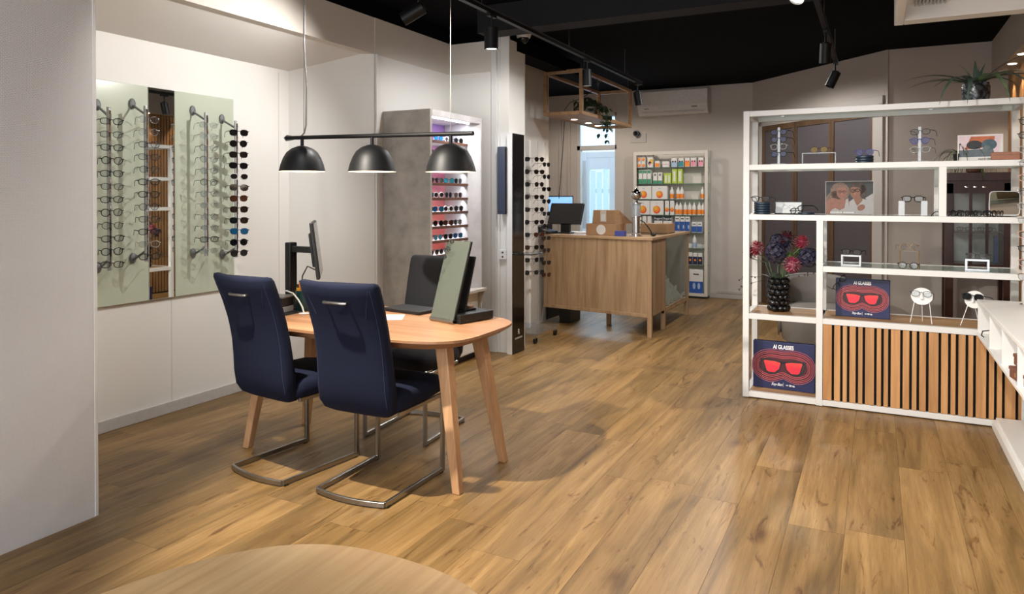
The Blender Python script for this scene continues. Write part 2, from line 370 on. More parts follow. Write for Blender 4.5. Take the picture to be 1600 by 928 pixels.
# ------------------------------------------------------------------ the setting
XR, XN, XH, YP = -4.165, -3.103, -3.59, 5.772      # recess wall, near wall, header plane, return wall
X3, CEIL, YF, XRW = -3.38, 3.0, 10.3, 1.17
floor = MB().box(-5.2, 1.6, -2.0, 10.5, -.06, -.012); floor = struct('floor', floor, SUBFL)
PW, x0p = .225, -.79
for k in range(-16, 9):
    xa = x0p + k * PW; xb = xa + PW - .0010
    if xb < -4.3: continue
    y = -1.6 - rnd.random() * 1.4
    while y < 10.35:
        L = rnd.choice((1.35, 1.5, 1.5, 1.65)); ya, yb = y, y + L - .0010; y += L
        if yb < -.6: continue
        xm = (xa + xb) / 2
        m = MB().box(xa - xm, xb - xm, ya - (ya + yb) / 2, yb - (ya + yb) / 2, -.012, 0)
        o = m.build('plank', FLOORW, floor); o.location = (xm, (ya + yb) / 2, 0)
struct('ceiling', MB().box(-5.2, 1.6, -2.0, 10.6, CEIL, CEIL + .1), BLACKC)
# near left partition with woven wallpaper, corner bead
wl = struct('wall_left', MB().box(XR - .05, XN, -2.0, 1.985, 0, CEIL), WALLP)
struct('trim_1', MB().box(XN - .012, XN + .002, 1.985, 2.001, 0, CEIL), W_PAINT, bevel=.002)
# recess: back wall, sloping soffit, angled end wall, header
rw = struct('wall_recess', MB().box(XR - .1, XR, 1.9, 4.36, 0, 2.62), W_PAINT)
MB().box(XR, XR + .0012, 3.19, 3.194, 0, .75).build('panel_joint', pm('wall_joint', '#c4c1bc', .7), rw)
MB().box(XR, XR + .0012, 4.15, 4.154, 0, 2.4).build('panel_joint', bpy.data.materials['wall_joint'], rw)
m = MB(); m.add([(XR, 1.9, 2.425), (XH - .09, 1.9, 2.571), (XH - .09, 4.66, 2.571), (XR, 4.30, 2.425), (XR, 1.9, 2.62), (XH - .09, 1.9, 2.62), (XH - .09, 4.66, 2.62), (XR, 4.30, 2.62)],
      [(0, 1, 2, 3), (4, 7, 6, 5), (0, 4, 5, 1), (1, 5, 6, 2), (2, 6, 7, 3), (3, 7, 4, 0)])
struct('trim_2', m, W_PAINT)
m = MB().prism([(XR - .08, 4.27), (XR, 4.26), (XH, 4.611), (XH - .006, 4.75), (XR - .08, 4.5)], 0, 2.6)
struct('wall_recess_end', m, W_PAINT)
struct('wall_header', MB().box(XH - .09, XH, 1.9, 4.62, 2.571, 2.862), pm('header_beige_light', '#cfc7bd', .6, var=.01, scale=3))  # beige cast of the light is put into the header colour
HP = bpy.data.materials['header_beige_light']
struct('trim_3', MB().box(XH, XH + .008, 4.611, YP, 2.571, 2.862), HP, bevel=.003)
struct('trim_4', MB().box(XH - .1, XH + .002, 1.9, YP + .1, 2.862, CEIL), BLACKC)
struct('wall_shelving', MB().box(XH - .1, XH, 4.63, YP + .1, 0, 2.862), W_PAINT)
struct('trim_5', MB().box(XH, XH + .02, 4.615, 4.66, 0, 2.571), W_LAC, bevel=.004)
struct('wall_return', MB().box(XH, -3.10, YP, YP + .35, 0, 2.862), W_PAINT)
struct('trim_6', MB().box(XH, -3.10, YP - .008, YP, 2.576, 2.862), HP, bevel=.003)
struct('trim_7', MB().box(XH, -2.985, YP + .04, YP + .36, 2.862, CEIL), BLACKC)
struct('trim_8', MB().box(-3.155, -3.10, YP - .012, YP - .001, 0, 2.862), W_LAC, bevel=.004)
struct('wall_pillar', MB().box(-3.10, -2.985, YP + .02, YP + .35, 0, 2.9), W_PAINT)
struct('trim_9', MB().box(-3.10, -3.075, YP + .008, YP + .02, 0, 2.9), W_LAC, bevel=.003)
struct('wall_display', MB().box(X3 - .1, X3, YP + .35, 7.56, 0, 2.92), pm('wall_display_paint', '#cfcbc6', .6, var=.012, scale=3))
struct('trim_10', MB().box(X3 - .1, X3 + .05, YP + .36, 7.56, 2.92, CEIL), BLACKC)
struct('wall_display_end', MB().box(-5.0, X3 - .1, 7.46, 7.56, 0, CEIL), W_PAINT)
struct('wall_back_left', MB().box(-5.1, -5.0, 7.4, YF + .1, 0, CEIL), TAUPE)
# rear wall around the glazed rear door
WX0, WX1 = -4.13, -3.49
struct('wall_rear_left', MB().box(-5.0, WX0, YF, YF + .12, 0, CEIL), TAUPE)
struct('wall_rear_top', MB().box(WX0, WX1, YF, YF + .12, 2.70, CEIL), TAUPE)
struct('wall_rear', MB().box(WX1, -1.53, YF, YF + .12, 0, CEIL), GREIGE)
for i, xx in enumerate((-4.42, -4.27)):
    struct('trim_%d' % (11 + i), MB().box(xx, xx + .035, YF - .03, YF, 0, 2.72), TAUPE, bevel=.004)
win = MB(); FR = .055
win.box(WX0, WX0 + FR, YF + .0, YF + .1, 0, 2.7).box(WX1 - FR * .5, WX1, YF, YF + .1, 0, 2.7).box(WX0, WX1, YF, YF + .1, 2.64, 2.7)
win.box(WX0, WX1, YF, YF + .1, 2.14, 2.21).box(WX0, WX1, YF, YF + .1, 0, .12)
wo = struct('window_1', win, pm('window_frame_paint', '#b9b3b0', .45), bevel=.004)
MB().box(WX0 + .04, WX1 - .02, YF + .045, YF + .055, 2.2, 2.65).build('frosted_pane', FROST, wo)
MB().box(WX0 + .04, WX1 - .02, YF + .045, YF + .051, .11, 2.15).build('pane', GLASS, wo)
# angled rear wall with the dark panelled sliding doors
A, B = Vector((-1.53, YF)), Vector((.086, 8.66)); dv = (B - A).normalized(); nv = Vector((dv.y, -dv.x)); LA = (B - A).length
def AP(s, d): p = A + dv * s + nv * d; return (p.x, p.y)
def abox(mb, s0, s1, d0, d1, z0, z1): return mb.prism([AP(s0, d0), AP(s1, d0), AP(s1, d1), AP(s0, d1)], z0, z1)
struct('wall_angled', abox(MB(), 0, LA + .02, -.12, 0, 0, CEIL), TAUPE)
def s_of(u):  # distance along the angled wall
    return u
d1 = struct('door_1', abox(abox(abox(MB(), .06, .24, 0, .03, 0, 2.44), LA - .16, LA - .02, 0, .03, 0, 2.44), .06, LA - .02, 0, .03, 2.37, 2.52), CASING, bevel=.004)
i0, i1 = .24, LA - .16; n_l = 3; wl_ = (i1 - i0) / n_l
for i in range(n_l):
    a_, b_ = i0 + i * wl_, i0 + (i + 1) * wl_
    lf = abox(abox(abox(MB(), a_, a_ + .055, .002, .028, 0, 2.37), b_ - .03, b_, .002, .028, 0, 2.37), a_ + .055, b_ - .03, .002, .028, 2.30, 2.37)
    abox(lf, a_ + .055, b_ - .03, .002, .028, 0, .09)
    lf = lf.build('door_leaf', DOORW, d1, bevel=.003)
    abox(MB(), a_ + .055, b_ - .03, .006, .016, .09, 2.30).build('panel', DOORP, lf)
struct('wall_far_right', MB().box(.086, 1.8, 8.66, 8.78, 0, CEIL), TAUPE)
struct('baseboard_rear', MB().box(WX1, -1.55, YF - .015, YF, 0, .07), CASING, bevel=.003)
struct('baseboard_left', MB().box(XR, XR + .014, 1.985, 4.262, 0, .075), pm('grey_skirting', '#b9b6b2', .5), bevel=.003)
struct('trim_13', MB().box(-2.0, -1.56, YF - .02, YF - .001, .07, .10), CASING)
# right wall: slatted lower part, header with downlights in its soffit
sw = struct('wall_right', MB().box(XRW + .012, 1.4, -2.0, 8.66, 0, CEIL), FELT)
k = 0; y = 8.64
while y > 1.0 and k < 170:
    wd = .034; s_ = MB().box(0, .014, -wd / 2, wd / 2, 0, 2.62).build('slat', DKSLAT, sw); s_.location = (XRW - .002, y - wd / 2, .02); y -= .049; k += 1
hd = struct('wall_right_header', MB().box(1.03, XRW + .02, -2.0, 8.66, 2.64, CEIL), GREIGE)
for i, yy in enumerate((8.3, 7.85, 7.35, 6.8, 6.2, 5.4)):
    t = thing('downlight', 'recessed soffit downlight over the slatted right wall, ' + ORD[i].replace('topmost', 'first') + ' from the far end', 'downlight', (1.09, yy, 2.64), 0, 'soffit downlights on the right')
    MB().lathe([(.036, 0), (.046, 0), (.046, -.006), (.034, -.006)], 20).build('trim_ring', W_LAC, t)
    MB().lathe([(.001, -.0065), (.033, -.0065), (.033, -.009), (.001, -.009)], 16).build('lens', LAMPW, t)
    spot('soffit_light', (1.08, yy, 2.625), (1.13, yy, 0), 26, 80, .6, .02, (1, .80, .56))
# ceiling beam, near ceiling box
struct('trim_14', MB().box(-2.95, 1.2, 5.15, 5.36, 2.78, 2.999), BEAM)
m = MB(); bx0, bx1, by0, by1, bz = .088, 1.02, 3.05, 4.86, 2.45
m.box(bx0, bx0 + .05, by0, by1, bz, 2.999).box(bx0 + .05, bx1, by1 - .12, by1, bz, 2.999).box(bx0 + .05, bx1, by0, by0 + .1, bz, 2.999)
m.box(bx0 + .05, bx1, by0 + .1, by1 - .12, bz + .09, bz + .12)
cb = m.build('ceiling_box', W_PAINT, None, bevel=.005); tag(cb, 'white boxed ceiling unit with recessed underside at the top right', 'ceiling unit')
g = MB()
for i in range(9): g.box(bx0 + .1 + i * .018, bx0 + .108 + i * .018, by1 - .42, by1 - .14, bz + .072, bz + .09)
g.build('grille', ALU, cb)

# yard behind the rear glass
struct('trim_15', MB().box(-6.5, -1.5, YF + .12, 14.5, -.1, -.02), pm('yard_paving', '#b8bcc2', .8, var=.1, scale=6))
fn = thing('yard_fence', 'pale upright board fence seen through the rear door glass', 'fence', (-3.6, 13.4, 0))
for i in range(26):
    MB().box(-.05, .05, -.01, .01, 0, 1.95 + .04 * math.sin(i * 1.7)).build('fence_board', pm('fence_paint', '#c9d2d6', .7) if i == 0 else bpy.data.materials['fence_paint'], fn).location = (-1.7 + i * .135, 0, 0)
MB().box(-1.75, 1.75, .01, .05, .5, .58).build('rail', bpy.data.materials['fence_paint'], fn)
MB().box(-1.75, 1.75, .01, .05, 1.5, 1.58).build('rail', bpy.data.materials['fence_paint'], fn)
UPVC = pm('white_plastic_frame', '#d7dae4', .4, var=.02)
pd = thing('porch_door', 'white plastic glazed porch door beyond the rear door glass', 'door', (-4.23, 11.6, 0))
MB().box(-.30, -.24, 0, .07, 0, 2.2).box(.24, .30, 0, .07, 0, 2.2).box(-.24, .24, 0, .07, 2.1, 2.2).box(-.24, .24, 0, .07, 0, .2).build('frame', UPVC, pd, bevel=.005)
MB().box(-.24, -.19, .01, .06, .2, 2.1).box(.17, .24, .01, .06, .2, 2.1).box(-.19, .17, .01, .06, 1.9, 2.1).box(-.19, .17, .01, .06, .2, .5).build('door_leaf', UPVC, pd, bevel=.004)
MB().box(-.19, .17, .03, .036, .5, 1.9).build('pane', GLASS, pd)
MB().tube([(.21, .008, 1.05), (.21, -.03, 1.05), (.13, -.03, 1.05)], .01).build('handle', ALU, pd)
MB().box(-.9, -.30, .02, .07, 0, 2.2).box(.30, .9, .02, .07, 0, 2.2).build('side_panel', UPVC, pd); 
bd = MB().box(-4.50, -4.28, 11.08, 11.10, .9, 2.02).build('notice_board', pm('pale_grey_board', '#b4b8bf', .6)); tag(bd, 'pale grey notice board with dark notes behind the rear glass', 'board')
MB().box(-4.46, -4.34, 11.074, 11.08, 1.62, 1.80).build('note', pm('grey_print', '#6a6f78', .7), bd); MB().box(-4.45, -4.36, 11.074, 11.08, 1.40, 1.55).build('note', bpy.data.materials['grey_print'], bd)
MB().box(-4.42, -4.36, 11.08, 11.12, 0, .9).build('post', UPVC, bd)

# ------------------------------------------------------------------ eyeglasses kit
def lens_poly(w_, h_, n, k=18, skew=0):
    p = supell(w_ / 2, h_ / 2, n, k)
    return [(x * (1 - .10 * (-z / h_ + .5) * skew), z) for x, z in p]
GL = {}
def glasses_kit(key, w_=.050, h_=.036, n=2.6, rim=.0016, frame=None, lens=None, temple=None, skew=1, flat=1.0, tr=None):
    cx = w_ / 2 + .009; fm = MB()
    for s in (-1, 1):
        poly = lens_poly(w_, h_, n, 18, skew)
        fm.tube([(s * cx + x * s, .0022 * ((x * s * s) / .025) ** 2, z) for x, z in poly], rim, 5, True, flat=flat)
        fm.tube([(s * (cx + w_ / 2 - .001), .001, h_ * .22), (s * (cx + w_ / 2 + .006), .002, h_ * .26), (s * (cx + w_ / 2 + .007), .008, h_ * .26)], rim * 1.2, 5)
    bw = cx - w_ / 2 + .003
    fm.tube([(-bw, 0, h_ * .12), (-bw * .5, -.001, h_ * .24), (0, -.0015, h_ * .28), (bw * .5, -.001, h_ * .24), (bw, 0, h_ * .12)], rim, 5)
    fr = fm.mesh('glasses_front', frame, 'all')
    ls = []
    for s in (-1, 1):
        poly = lens_poly(w_ - .001, h_ - .001, n, 18, skew)
        l_ = MB().loft([[(s * cx + x * s, -.0004, z) for x, z in poly], [(s * cx + x * s, .0008, z) for x, z in poly]])
        ls.append(l_.mesh('lens', lens))
    ts = []
    tr = tr or rim * .9
    for s in (-1, 1):
        X = s * (cx + w_ / 2 + .007); z0 = h_ * .26
        p = [(X, .006, z0), (X - s * .001, .05, z0), (X - s * .003, .095, z0 - .001), (X - s * .005, .112, z0 - .010), (X - s * .007, .132, z0 - .034)]
        ts.append(MB().tube(p, tr, 5, flat=.7).mesh('temple', temple or frame, 'all'))
    GL[key] = (fr, ls, ts, h_)
glasses_kit('black', rim=.0025, frame=F_BLK, lens=LENSCL, temple=F_BLK)
glasses_kit('blackround', w_=.047, h_=.042, n=2.1, rim=.0025, frame=F_BLK, lens=LENSCL, temple=F_BLK)
glasses_kit('blackthick', w_=.052, h_=.037, n=3.0, rim=.0033, frame=F_BLK, lens=LENSCL, temple=F_BLK)
glasses_kit('aviator', w_=.056, h_=.040, n=2.8, rim=.0027, frame=F_BLK, lens=LENSCL, temple=F_BLK, skew=2.2)
glasses_kit('gun', w_=.050, h_=.036, n=2.5, rim=.0019, frame=F_GUN, lens=LENSCL, temple=F_BLK, tr=.0021)
glasses_kit('gunround', w_=.046, h_=.041, n=2.0, rim=.0018, frame=F_GUN, lens=LENSCL, temple=F_GUN, tr=.0019)
glasses_kit('clear', w_=.049, h_=.038, n=2.4, rim=.0020, frame=F_CLR, lens=LENSCL, temple=F_SIL, tr=.0018)
glasses_kit('clear2', w_=.047, h_=.040, n=2.1, rim=.0017, frame=F_SIL, lens=LENSCL, temple=F_BLK, tr=.0020)
glasses_kit('gold', w_=.046, h_=.042, n=2.0, rim=.0013, frame=F_GOLD, lens=LENSCL, temple=F_GOLD, tr=.0012)
glasses_kit('tort', w_=.048, h_=.041, n=2.3, rim=.0022, frame=F_TORT, lens=LENSGOLD, temple=F_TORT)
glasses_kit('bluecoat', w_=.048, h_=.038, n=2.3, rim=.0024, frame=F_BLK, lens=LENSBLUE, temple=F_BLK)
glasses_kit('purple', w_=.047, h_=.041, n=2.1, rim=.0025, frame=F_PURP, lens=LENSBLUE, temple=F_PURP)
glasses_kit('pink', w_=.049, h_=.040, n=2.3, rim=.0020, frame=F_PINK, lens=LENSCL, temple=F_GOLD)
glasses_kit('sun', w_=.054, h_=.041, n=2.7, rim=.0024, frame=F_BLK, lens=SUNLENS, temple=F_BLK)
glasses_kit('sunround', w_=.050, h_=.045, n=2.1, rim=.0022, frame=F_BLK, lens=SUNLENS, temple=F_GUN)
glasses_kit('sunbrown', w_=.053, h_=.042, n=2.5, rim=.0022, frame=F_TORT, lens=SUNBRN, temple=F_TORT)
glasses_kit('sunblue', w_=.053, h_=.041, n=2.6, rim=.0022, frame=F_BLUE, lens=SUNBLUE, temple=F_BLUE)
glasses_kit('sunteal', w_=.053, h_=.042, n=2.5, rim=.0022, frame=F_GUN, lens=SUNTEAL, temple=F_GUN)
glasses_kit('sunwhite', w_=.052, h_=.042, n=2.4, rim=.0030, frame=F_WHT, lens=SUNLENS, temple=F_WHT)
def glasses(key, loc, rz, label, group=None, cat='eyeglasses', rx=0, ry=0):
    fr, ls, ts, h_ = GL[key]
    t = thing('sunglasses' if cat == 'sunglasses' else 'eyeglasses', label, cat, loc, rz, group)
    t.rotation_euler = (rx, ry, rz)
    ob('front_frame', fr, t)
    for q in ls: ob('lens', q, t)
    for q in ts: ob('temple', q, t)
    return t

# ------------------------------------------------------------------ mirror panels and display rods in the recess
px_ = XR + .022
def panel(name, y0, y1, m_, label, cat):
    o = MB().box(XR + .001, px_, y0, y1, .765, 2.13).build(name, m_, None, bevel=.002, seg=1); return tag(o, label, cat)
panel('wall_panel', 2.06, 3.012, SAGE, 'sage green glossy wall panel left of the narrow mirror', 'panel')
panel('wall_mirror', 3.014, 3.204, MIRR, 'narrow tall mirror strip between two sage green panels', 'mirror')
panel('wall_panel', 3.206, 3.693, SAGE, 'sage green glossy wall panel right of the narrow mirror', 'panel')
RODN = ['leftmost', 'second', 'third', 'rightmost']
rods = [(2.675, -4.033, 1.956, .992), (2.90, -4.012, 1.987, 1.03), (3.342, -4.011, 1.993, 1.03), (3.585, -4.002, 1.96, 1.004)]
RS = [['black', 'gun', 'black', 'blackround', 'black', 'gun', 'black', 'blackround', 'gunround', 'black', 'blackround', 'black'],
      ['clear2', 'clear2', 'gun', 'gun', 'gunround', 'black', 'black', 'gunround', 'gun', 'black', 'clear', 'black'],
      ['clear', 'clear', 'clear2', 'clear2', 'clear2', 'gunround', 'clear2', 'clear', 'clear2', 'clear2', 'black', 'clear'],
      ['sun', 'sunround', 'sun', 'sun', 'sunwhite', 'sun', 'sunbrown', 'sun', 'sun', 'sunblue', 'sunround', 'sunround']]
LOOK = {'black': 'thin black eyeglasses', 'gun': 'grey metal eyeglasses', 'blackround': 'round black eyeglasses', 'gunround': 'round grey metal eyeglasses', 'clear': 'crystal clear eyeglasses',
        'clear2': 'silver wire eyeglasses', 'sun': 'black sunglasses', 'sunround': 'round black sunglasses', 'sunwhite': 'pale framed sunglasses', 'sunbrown': 'brown tortoise sunglasses', 'sunblue': 'blue mirrored sunglasses',
        'sunteal': 'teal lens sunglasses', 'blackthick': 'thick black eyeglasses', 'pink': 'blush pink eyeglasses', 'gold': 'round gold wire eyeglasses', 'tort': 'tortoise eyeglasses', 'bluecoat': 'dark eyeglasses with blue coated lenses', 'purple': 'violet eyeglasses', 'aviator': 'black aviator eyeglasses'}
for i, (ry, rx_, zt, zb) in enumerate(rods):
    t = thing('display_rod', 'silver vertical eyewear rod on grey wall knobs, %s of the four' % (RODN[i] if i in (0, 3) else RODN[i] + ' from left'), 'display rod', (rx_, ry, zb), 0, 'eyewear rods on the sage panels')
    H_ = zt - zb
    MB().lathe([(.011, 0), (.011, H_)], 14).build('pole', ALU, t, smooth=True)
    MB().box(.010, .014, -.006, .006, .03, H_ - .02).build('track', CHROME, t)
    for zz in (.015, H_ + .02):
        kb = MB().sphere((px_ - rx_ + .006, 0, zz), .03, 14, 8, (.35, .75, 1.15)).build('wall_knob', GREYPL, t, smooth='all')
        MB().tube([(px_ - rx_ + .012, 0, zz - .01), (-.004, 0, zz - .07 if zz > .1 else zz + .05)], .007, 6).build('arm', GREYPL, kb, smooth=True)
    for q in range(12):
        z = H_ - .085 - .0765 * q
        MB().tube([(.013, 0, z + .02), (.024, 0, z + .02), (.024, 0, z + .045), (.014, 0, z + .045)], .0025, 5).build('hook', CHROME, t)
        kk = RS[i][q]; jit = rnd.uniform(-.06, .06)
        glasses(kk, (rx_ + .030, ry + rnd.uniform(-.003, .003), zb + z), R(66) + jit,
                '%s, %s on the %s mirror display rod' % (LOOK[kk], ORD[q] + (' from top' if q else ''), RODN[i] if i in (0, 3) else RODN[i] + ' from left'),
                'eyewear on the %s panel rod' % RODN[i], 'sunglasses' if kk.startswith('sun') else 'eyeglasses', ry=rnd.uniform(-.03, .03))
# ------------------------------------------------------------------ consulting desk
def table(name, label, cx, cy, a, b, n, zt, th, legs, mt, me, ml):
    t = thing(name, label, 'table', (cx, cy, 0))
    P = supell(a, b, n, 64)
    tp = MB(); tp.mat = 0
    rings = [[(x * .93, y * .93, zt - th) for x, y in P], [(x * .985, y * .985, zt - th * .45) for x, y in P], [(x, y, zt - th * .30) for x, y in P], [(x * .9985, y * .9985, zt - .001) for x, y in P], [(x * .994, y * .994, zt) for x, y in P]]
    tp.loft(rings); me_ = tp.mesh('tabletop', [mt, me])
    for p in me_.polygons:
        if p.normal.z < .9: p.material_index = 1
    ob('tabletop', me_, t)
    for (tx, ty), (fx, fy) in legs:
        l_ = MB(); s0, s1 = .034, .021
        l_.loft([[(fx - cx + q * s1, fy - cy + r * s1, 0) for q, r in ((-1, -1), (1, -1), (1, 1), (-1, 1))], [(tx - cx + q * s0, ty - cy + r * s0, zt - th + .004) for q, r in ((-1, -1), (1, -1), (1, 1), (-1, 1))]])
        l_.build('leg', ml, t, bevel=.005)
    return t
DX, DY = -2.49, 3.17
table('consulting_desk', 'oak consulting desk with rounded top and splayed legs under black pendants', DX, DY, .765, .42, 4.2, .75, .045,
      [((DX + sx * .58, DY + sy * .17), (DX + sx * .70, DY + sy * .235)) for sx in (-1, 1) for sy in (-1, 1)], DESKOAK, DESKEDGE, LEGOAK)
table('foreground_table', 'pale oak table with rounded corner cut by the bottom edge', -.80, .35, .42, .75, 2.6, .75, .035,
      [((-.80 + sx * .2, .35 + sy * .5), (-.80 + sx * .26, .35 + sy * .6)) for sx in (-1, 1) for sy in (-1, 1)], FGOAK, FGOAK, FGOAK)
# ------------------------------------------------------------------ chairs
def rring(cx, cy, z, hw, hd, n=4, k=20, tilt=0):
    return [(cx + x, cy + y, z + y * tilt) for x, y in supell(hw, hd, n, k)]
def chair(label, loc, rz, fab, seam, ghandle=True):
    t = thing('cantilever_chair', label, 'chair', loc, rz, 'cantilever chairs around the consulting desk')
    # back: gently S-curved, leaning back (-y); rows bottom to top
    rows = [(.388, .10, .12, .020), (.392, .085, .165, .036), (.41, .065, .198, .045), (.45, .045, .212, .047), (.52, .03, .217, .044), (.60, .022, .214, .040), (.70, .010, .210, .038), (.80, -.012, .210, .037), (.90, -.045, .214, .036), (.98, -.078, .220, .035), (1.02, -.094, .221, .033), (1.038, -.101, .216, .024), (1.044, -.103, .200, .010)]
    rings = []
    for z, y, hw, hd in rows:
        r = []
        for x, yy in supell(hw, hd, 5, 28):
            bow = -.016 * (1 - (x / .22) ** 2) if z > .5 else -.006
            r.append((x, y + yy + bow, z - .012 * (1 - (x / .22) ** 2) * (z > .97)))
        rings.append(r)
    bk = MB().loft(rings).build('backrest', fab, t, smooth='all')
    sr = []
    for y, hw, z0, z1 in ((.05, .19, .43, .49), (.06, .212, .405, .505), (.12, .222, .395, .512), (.30, .225, .40, .515), (.44, .222, .41, .512), (.50, .212, .42, .50), (.515, .19, .435, .48)):
        zc, hh = (z0 + z1) / 2, (z1 - z0) / 2
        sr.append([(x, y, zc + q) for x, q in supell(hw, hh, 4, 24)])
    MB().loft(sr).build('seat', fab, t, smooth='all')
    sm = MB()
    def bkpt(x, z):
        for (z0, y0, w0, d0), (z1, y1, w1, d1) in zip(rows, rows[1:]):
            if z0 <= z <= z1:
                f = (z - z0) / (z1 - z0); hw = w0 + (w1 - w0) * f
                q = min(.999, abs(x) / hw); dd = (d0 + (d1 - d0) * f) * (1 - q ** 5) ** .2
                return (x, y0 + (y1 - y0) * f - dd - .016 * (1 - (x / .22) ** 2) - .0006, z)
    for s in (-1, 1):
        sm.tube([bkpt(s * .185, 1.01), bkpt(s * .165, .95), bkpt(s * .145, .88)], .0018, 5)
        sm.tube([bkpt(s * (.196 - .004 * math.sin((z - .45) * 5)), z) for z in [1.01 - .56 * i / 14 for i in range(15)]], .0020, 5)
    sm.build('seam', seam, bk)
    if ghandle:
        h = MB(); pts = [bkpt(x, .945) for x in (-.062, 0, .062)]
        a_, c_, b_ = [Vector(p) for p in pts]
        h.tube([a_ + Vector((0, .005, 0)), a_ + Vector((0, -.014, 0)), a_ + Vector((.010, -.020, 0)), c_ + Vector((0, -.021, 0)), b_ + Vector((-.010, -.020, 0)), b_ + Vector((0, -.014, 0)), b_ + Vector((0, .005, 0))], .0075, 8, flat=1.0)
        h.build('handle', STEEL, bk, smooth=True)
    fr = MB(); hw = .205
    for s in (-1, 1):
        fr.box(s * hw - .008, s * hw + .008, .46, .486, .006, .43)
        fr.bar((s * hw, .486, .017), (s * hw * .97, -.02, .017), .016, .024)
        fr.box(s * hw - .008, s * hw + .008, .08, .486, .395, .415)
    pts = [(-hw * .97 + 2 * hw * .97 * i / 10, -.02 - .03 * (1 - (i / 5 - 1) ** 2), .017) for i in range(11)]
    rr = []
    for i, p in enumerate(pts):
        d = Vector(pts[min(i + 1, 10)]) - Vector(pts[max(i - 1, 0)]); d.normalize(); nn = Vector((-d.y, d.x, 0)) * .008
        rr.append([tuple(Vector(p) + nn * a + Vector((0, 0, .012 * b))) for a, b in ((-1, -1), (1, -1), (1, 1), (-1, 1))])
    fr.loft(rr); fr.build('frame', STEEL, t, bevel=.002, seg=1)
    for x, y in ((-hw, .46), (hw, .46), (-hw, 0), (hw, 0)):
        MB().box(x - .007, x + .007, y - .012, y + .012, 0, .006).build('glide', BLKPL, t)
    return t
chair('navy fabric cantilever chair with steel handle, nearest the camera, right of its twin', (-2.20, 2.655, 0), R(1), NAVY, SEAM)
chair('navy fabric cantilever chair with steel handle, on the left by the recess', (-2.80, 2.655, 0), R(-7), NAVY, SEAM)
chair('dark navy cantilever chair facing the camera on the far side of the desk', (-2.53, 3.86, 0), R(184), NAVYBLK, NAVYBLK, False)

# ------------------------------------------------------------------ things on the desk
ZD = .7505
t = thing('monitor', 'black monitor on a post arm seen edge-on behind the left chair', 'monitor', (-3.17, 3.28, ZD))
MB().box(-.10, .10, -.08, .08, 0, .012).build('base', BLKPL, t, bevel=.004)
MB().box(-.045, .0, -.03, .03, .012, .40).build('post', BLKPL, t, bevel=.006)
MB().box(-.03, .17, -.018, .018, .34, .378).build('arm', BLKPL, t, bevel=.005)
mm = MB(); mm.M = Matrix.Translation((.195, 0, .37)) @ Euler((0, R(-7), R(40)), 'XYZ').to_matrix().to_4x4()
mm.box(-.022, .0, -.22, .22, -.165, .165); mm.box(-.04, -.022, -.12, .12, -.1, .1)
hs = mm.build('housing', BLKPL, t, bevel=.008)
mm = MB(); mm.M = Matrix.Translation((.195, 0, .37)) @ Euler((0, R(-7), R(40)), 'XYZ').to_matrix().to_4x4()
mm.box(0, .002, -.21, .21, -.155, .155).build('screen', BLKGLOSS, hs)
c = MB().tube([(.17, .0, .24), (.12, -.01, .26), (.08, -.01, .2), (.07, -.01, .12), (.06, -.03, .03), (.03, -.03, .012)], .004, 6).build('cable', BLKPL, t, smooth=True)
o = MB().box(-3.19, -3.00, 3.02, 3.33, ZD, ZD + .006).build('desk_mat', BLKPL, None, bevel=.002); tag(o, 'black desk mat at the left end of the oak desk', 'desk mat')
# the base stands on the desk behind the mat
t = thing('docking_printer', 'grey and black desktop card device on the desk mat', 'device', (-3.11, 3.09, ZD + .006), R(12))
MB().box(-.06, .06, -.07, .07, 0, .035).build('base', pm('pale_grey_plastic', '#9b9ea1', .5), t, bevel=.004)
MB().box(-.06, .06, -.04, .07, .035, .085).build('body', BLKPL, t, bevel=.004)
MB().box(-.065, .065, -.05, .075, .085, .095).build('lid', GREYPL, t, bevel=.003)
t = thing('pen_pot', 'dark green round pen pot on the desk by the monitor', 'pen pot', (-3.045, 3.235, ZD + .006))
MB().lathe([(.047, 0), (.05, .004), (.05, .115), (.046, .115), (.045, .01)], 28).build('cup', pm('bottle_green', '#123a38', .35), t, smooth=True)
def small(name, label, cat, loc, parts, rz=0, group=None):
    t = thing(name, label, cat, loc, rz, group)
    for nm, mb, m_ in parts: mb.build(nm, m_, t, smooth=True)
    return t
small('marker', 'yellow marker pen with black cap in the green pot', 'pen', (-3.075, 3.225, ZD + .02), [('barrel', MB().lathe([(.016, 0), (.016, .115)], 14), YELLP), ('cap', MB().lathe([(.012, .115), (.012, .135)], 14), BLKPL)])
for i, (dx, dy, m_, nm) in enumerate(((.0, .02, W_LAC, 'white'), (.025, .0, LBLUEP, 'pale blue'), (.022, .025, W_LAC, 'short white'), (-.005, -.02, ORANGE, 'orange'))):
    small('pen', nm + ' pen standing in the dark green pen pot', 'pen', (-3.045 + dx, 3.235 + dy, ZD + .015), [('barrel', MB().tube([(0, 0, 0), (dx * .5, dy * .5, .155 - .02 * (i == 2))], .005, 8), m_), ('tip', MB().tube([(dx * .5, dy * .5, .155 - .02 * (i == 2)), (dx * .52, dy * .52, .165 - .02 * (i == 2))], .003, 6), BLKPL)])
o = MB().tube([(-3.12, 3.16, .87), (-3.09, 3.14, .875), (-3.03, 3.13, .865), (-2.99, 3.13, .83), (-2.965, 3.135, .79), (-2.955, 3.14, ZD)], .0045, 8).build('cable', pm('white_cable', '#d9d9d6', .5), None, smooth=True)
tag(o, 'white cable arching over the desk into a grommet', 'cable')
o = MB().lathe([(.03, 0), (.032, .003), (.012, .005)], 20, (-2.955, 3.14, ZD)).build('grommet', W_LAC); tag(o, 'flat white cable grommet in the oak desktop', 'grommet')
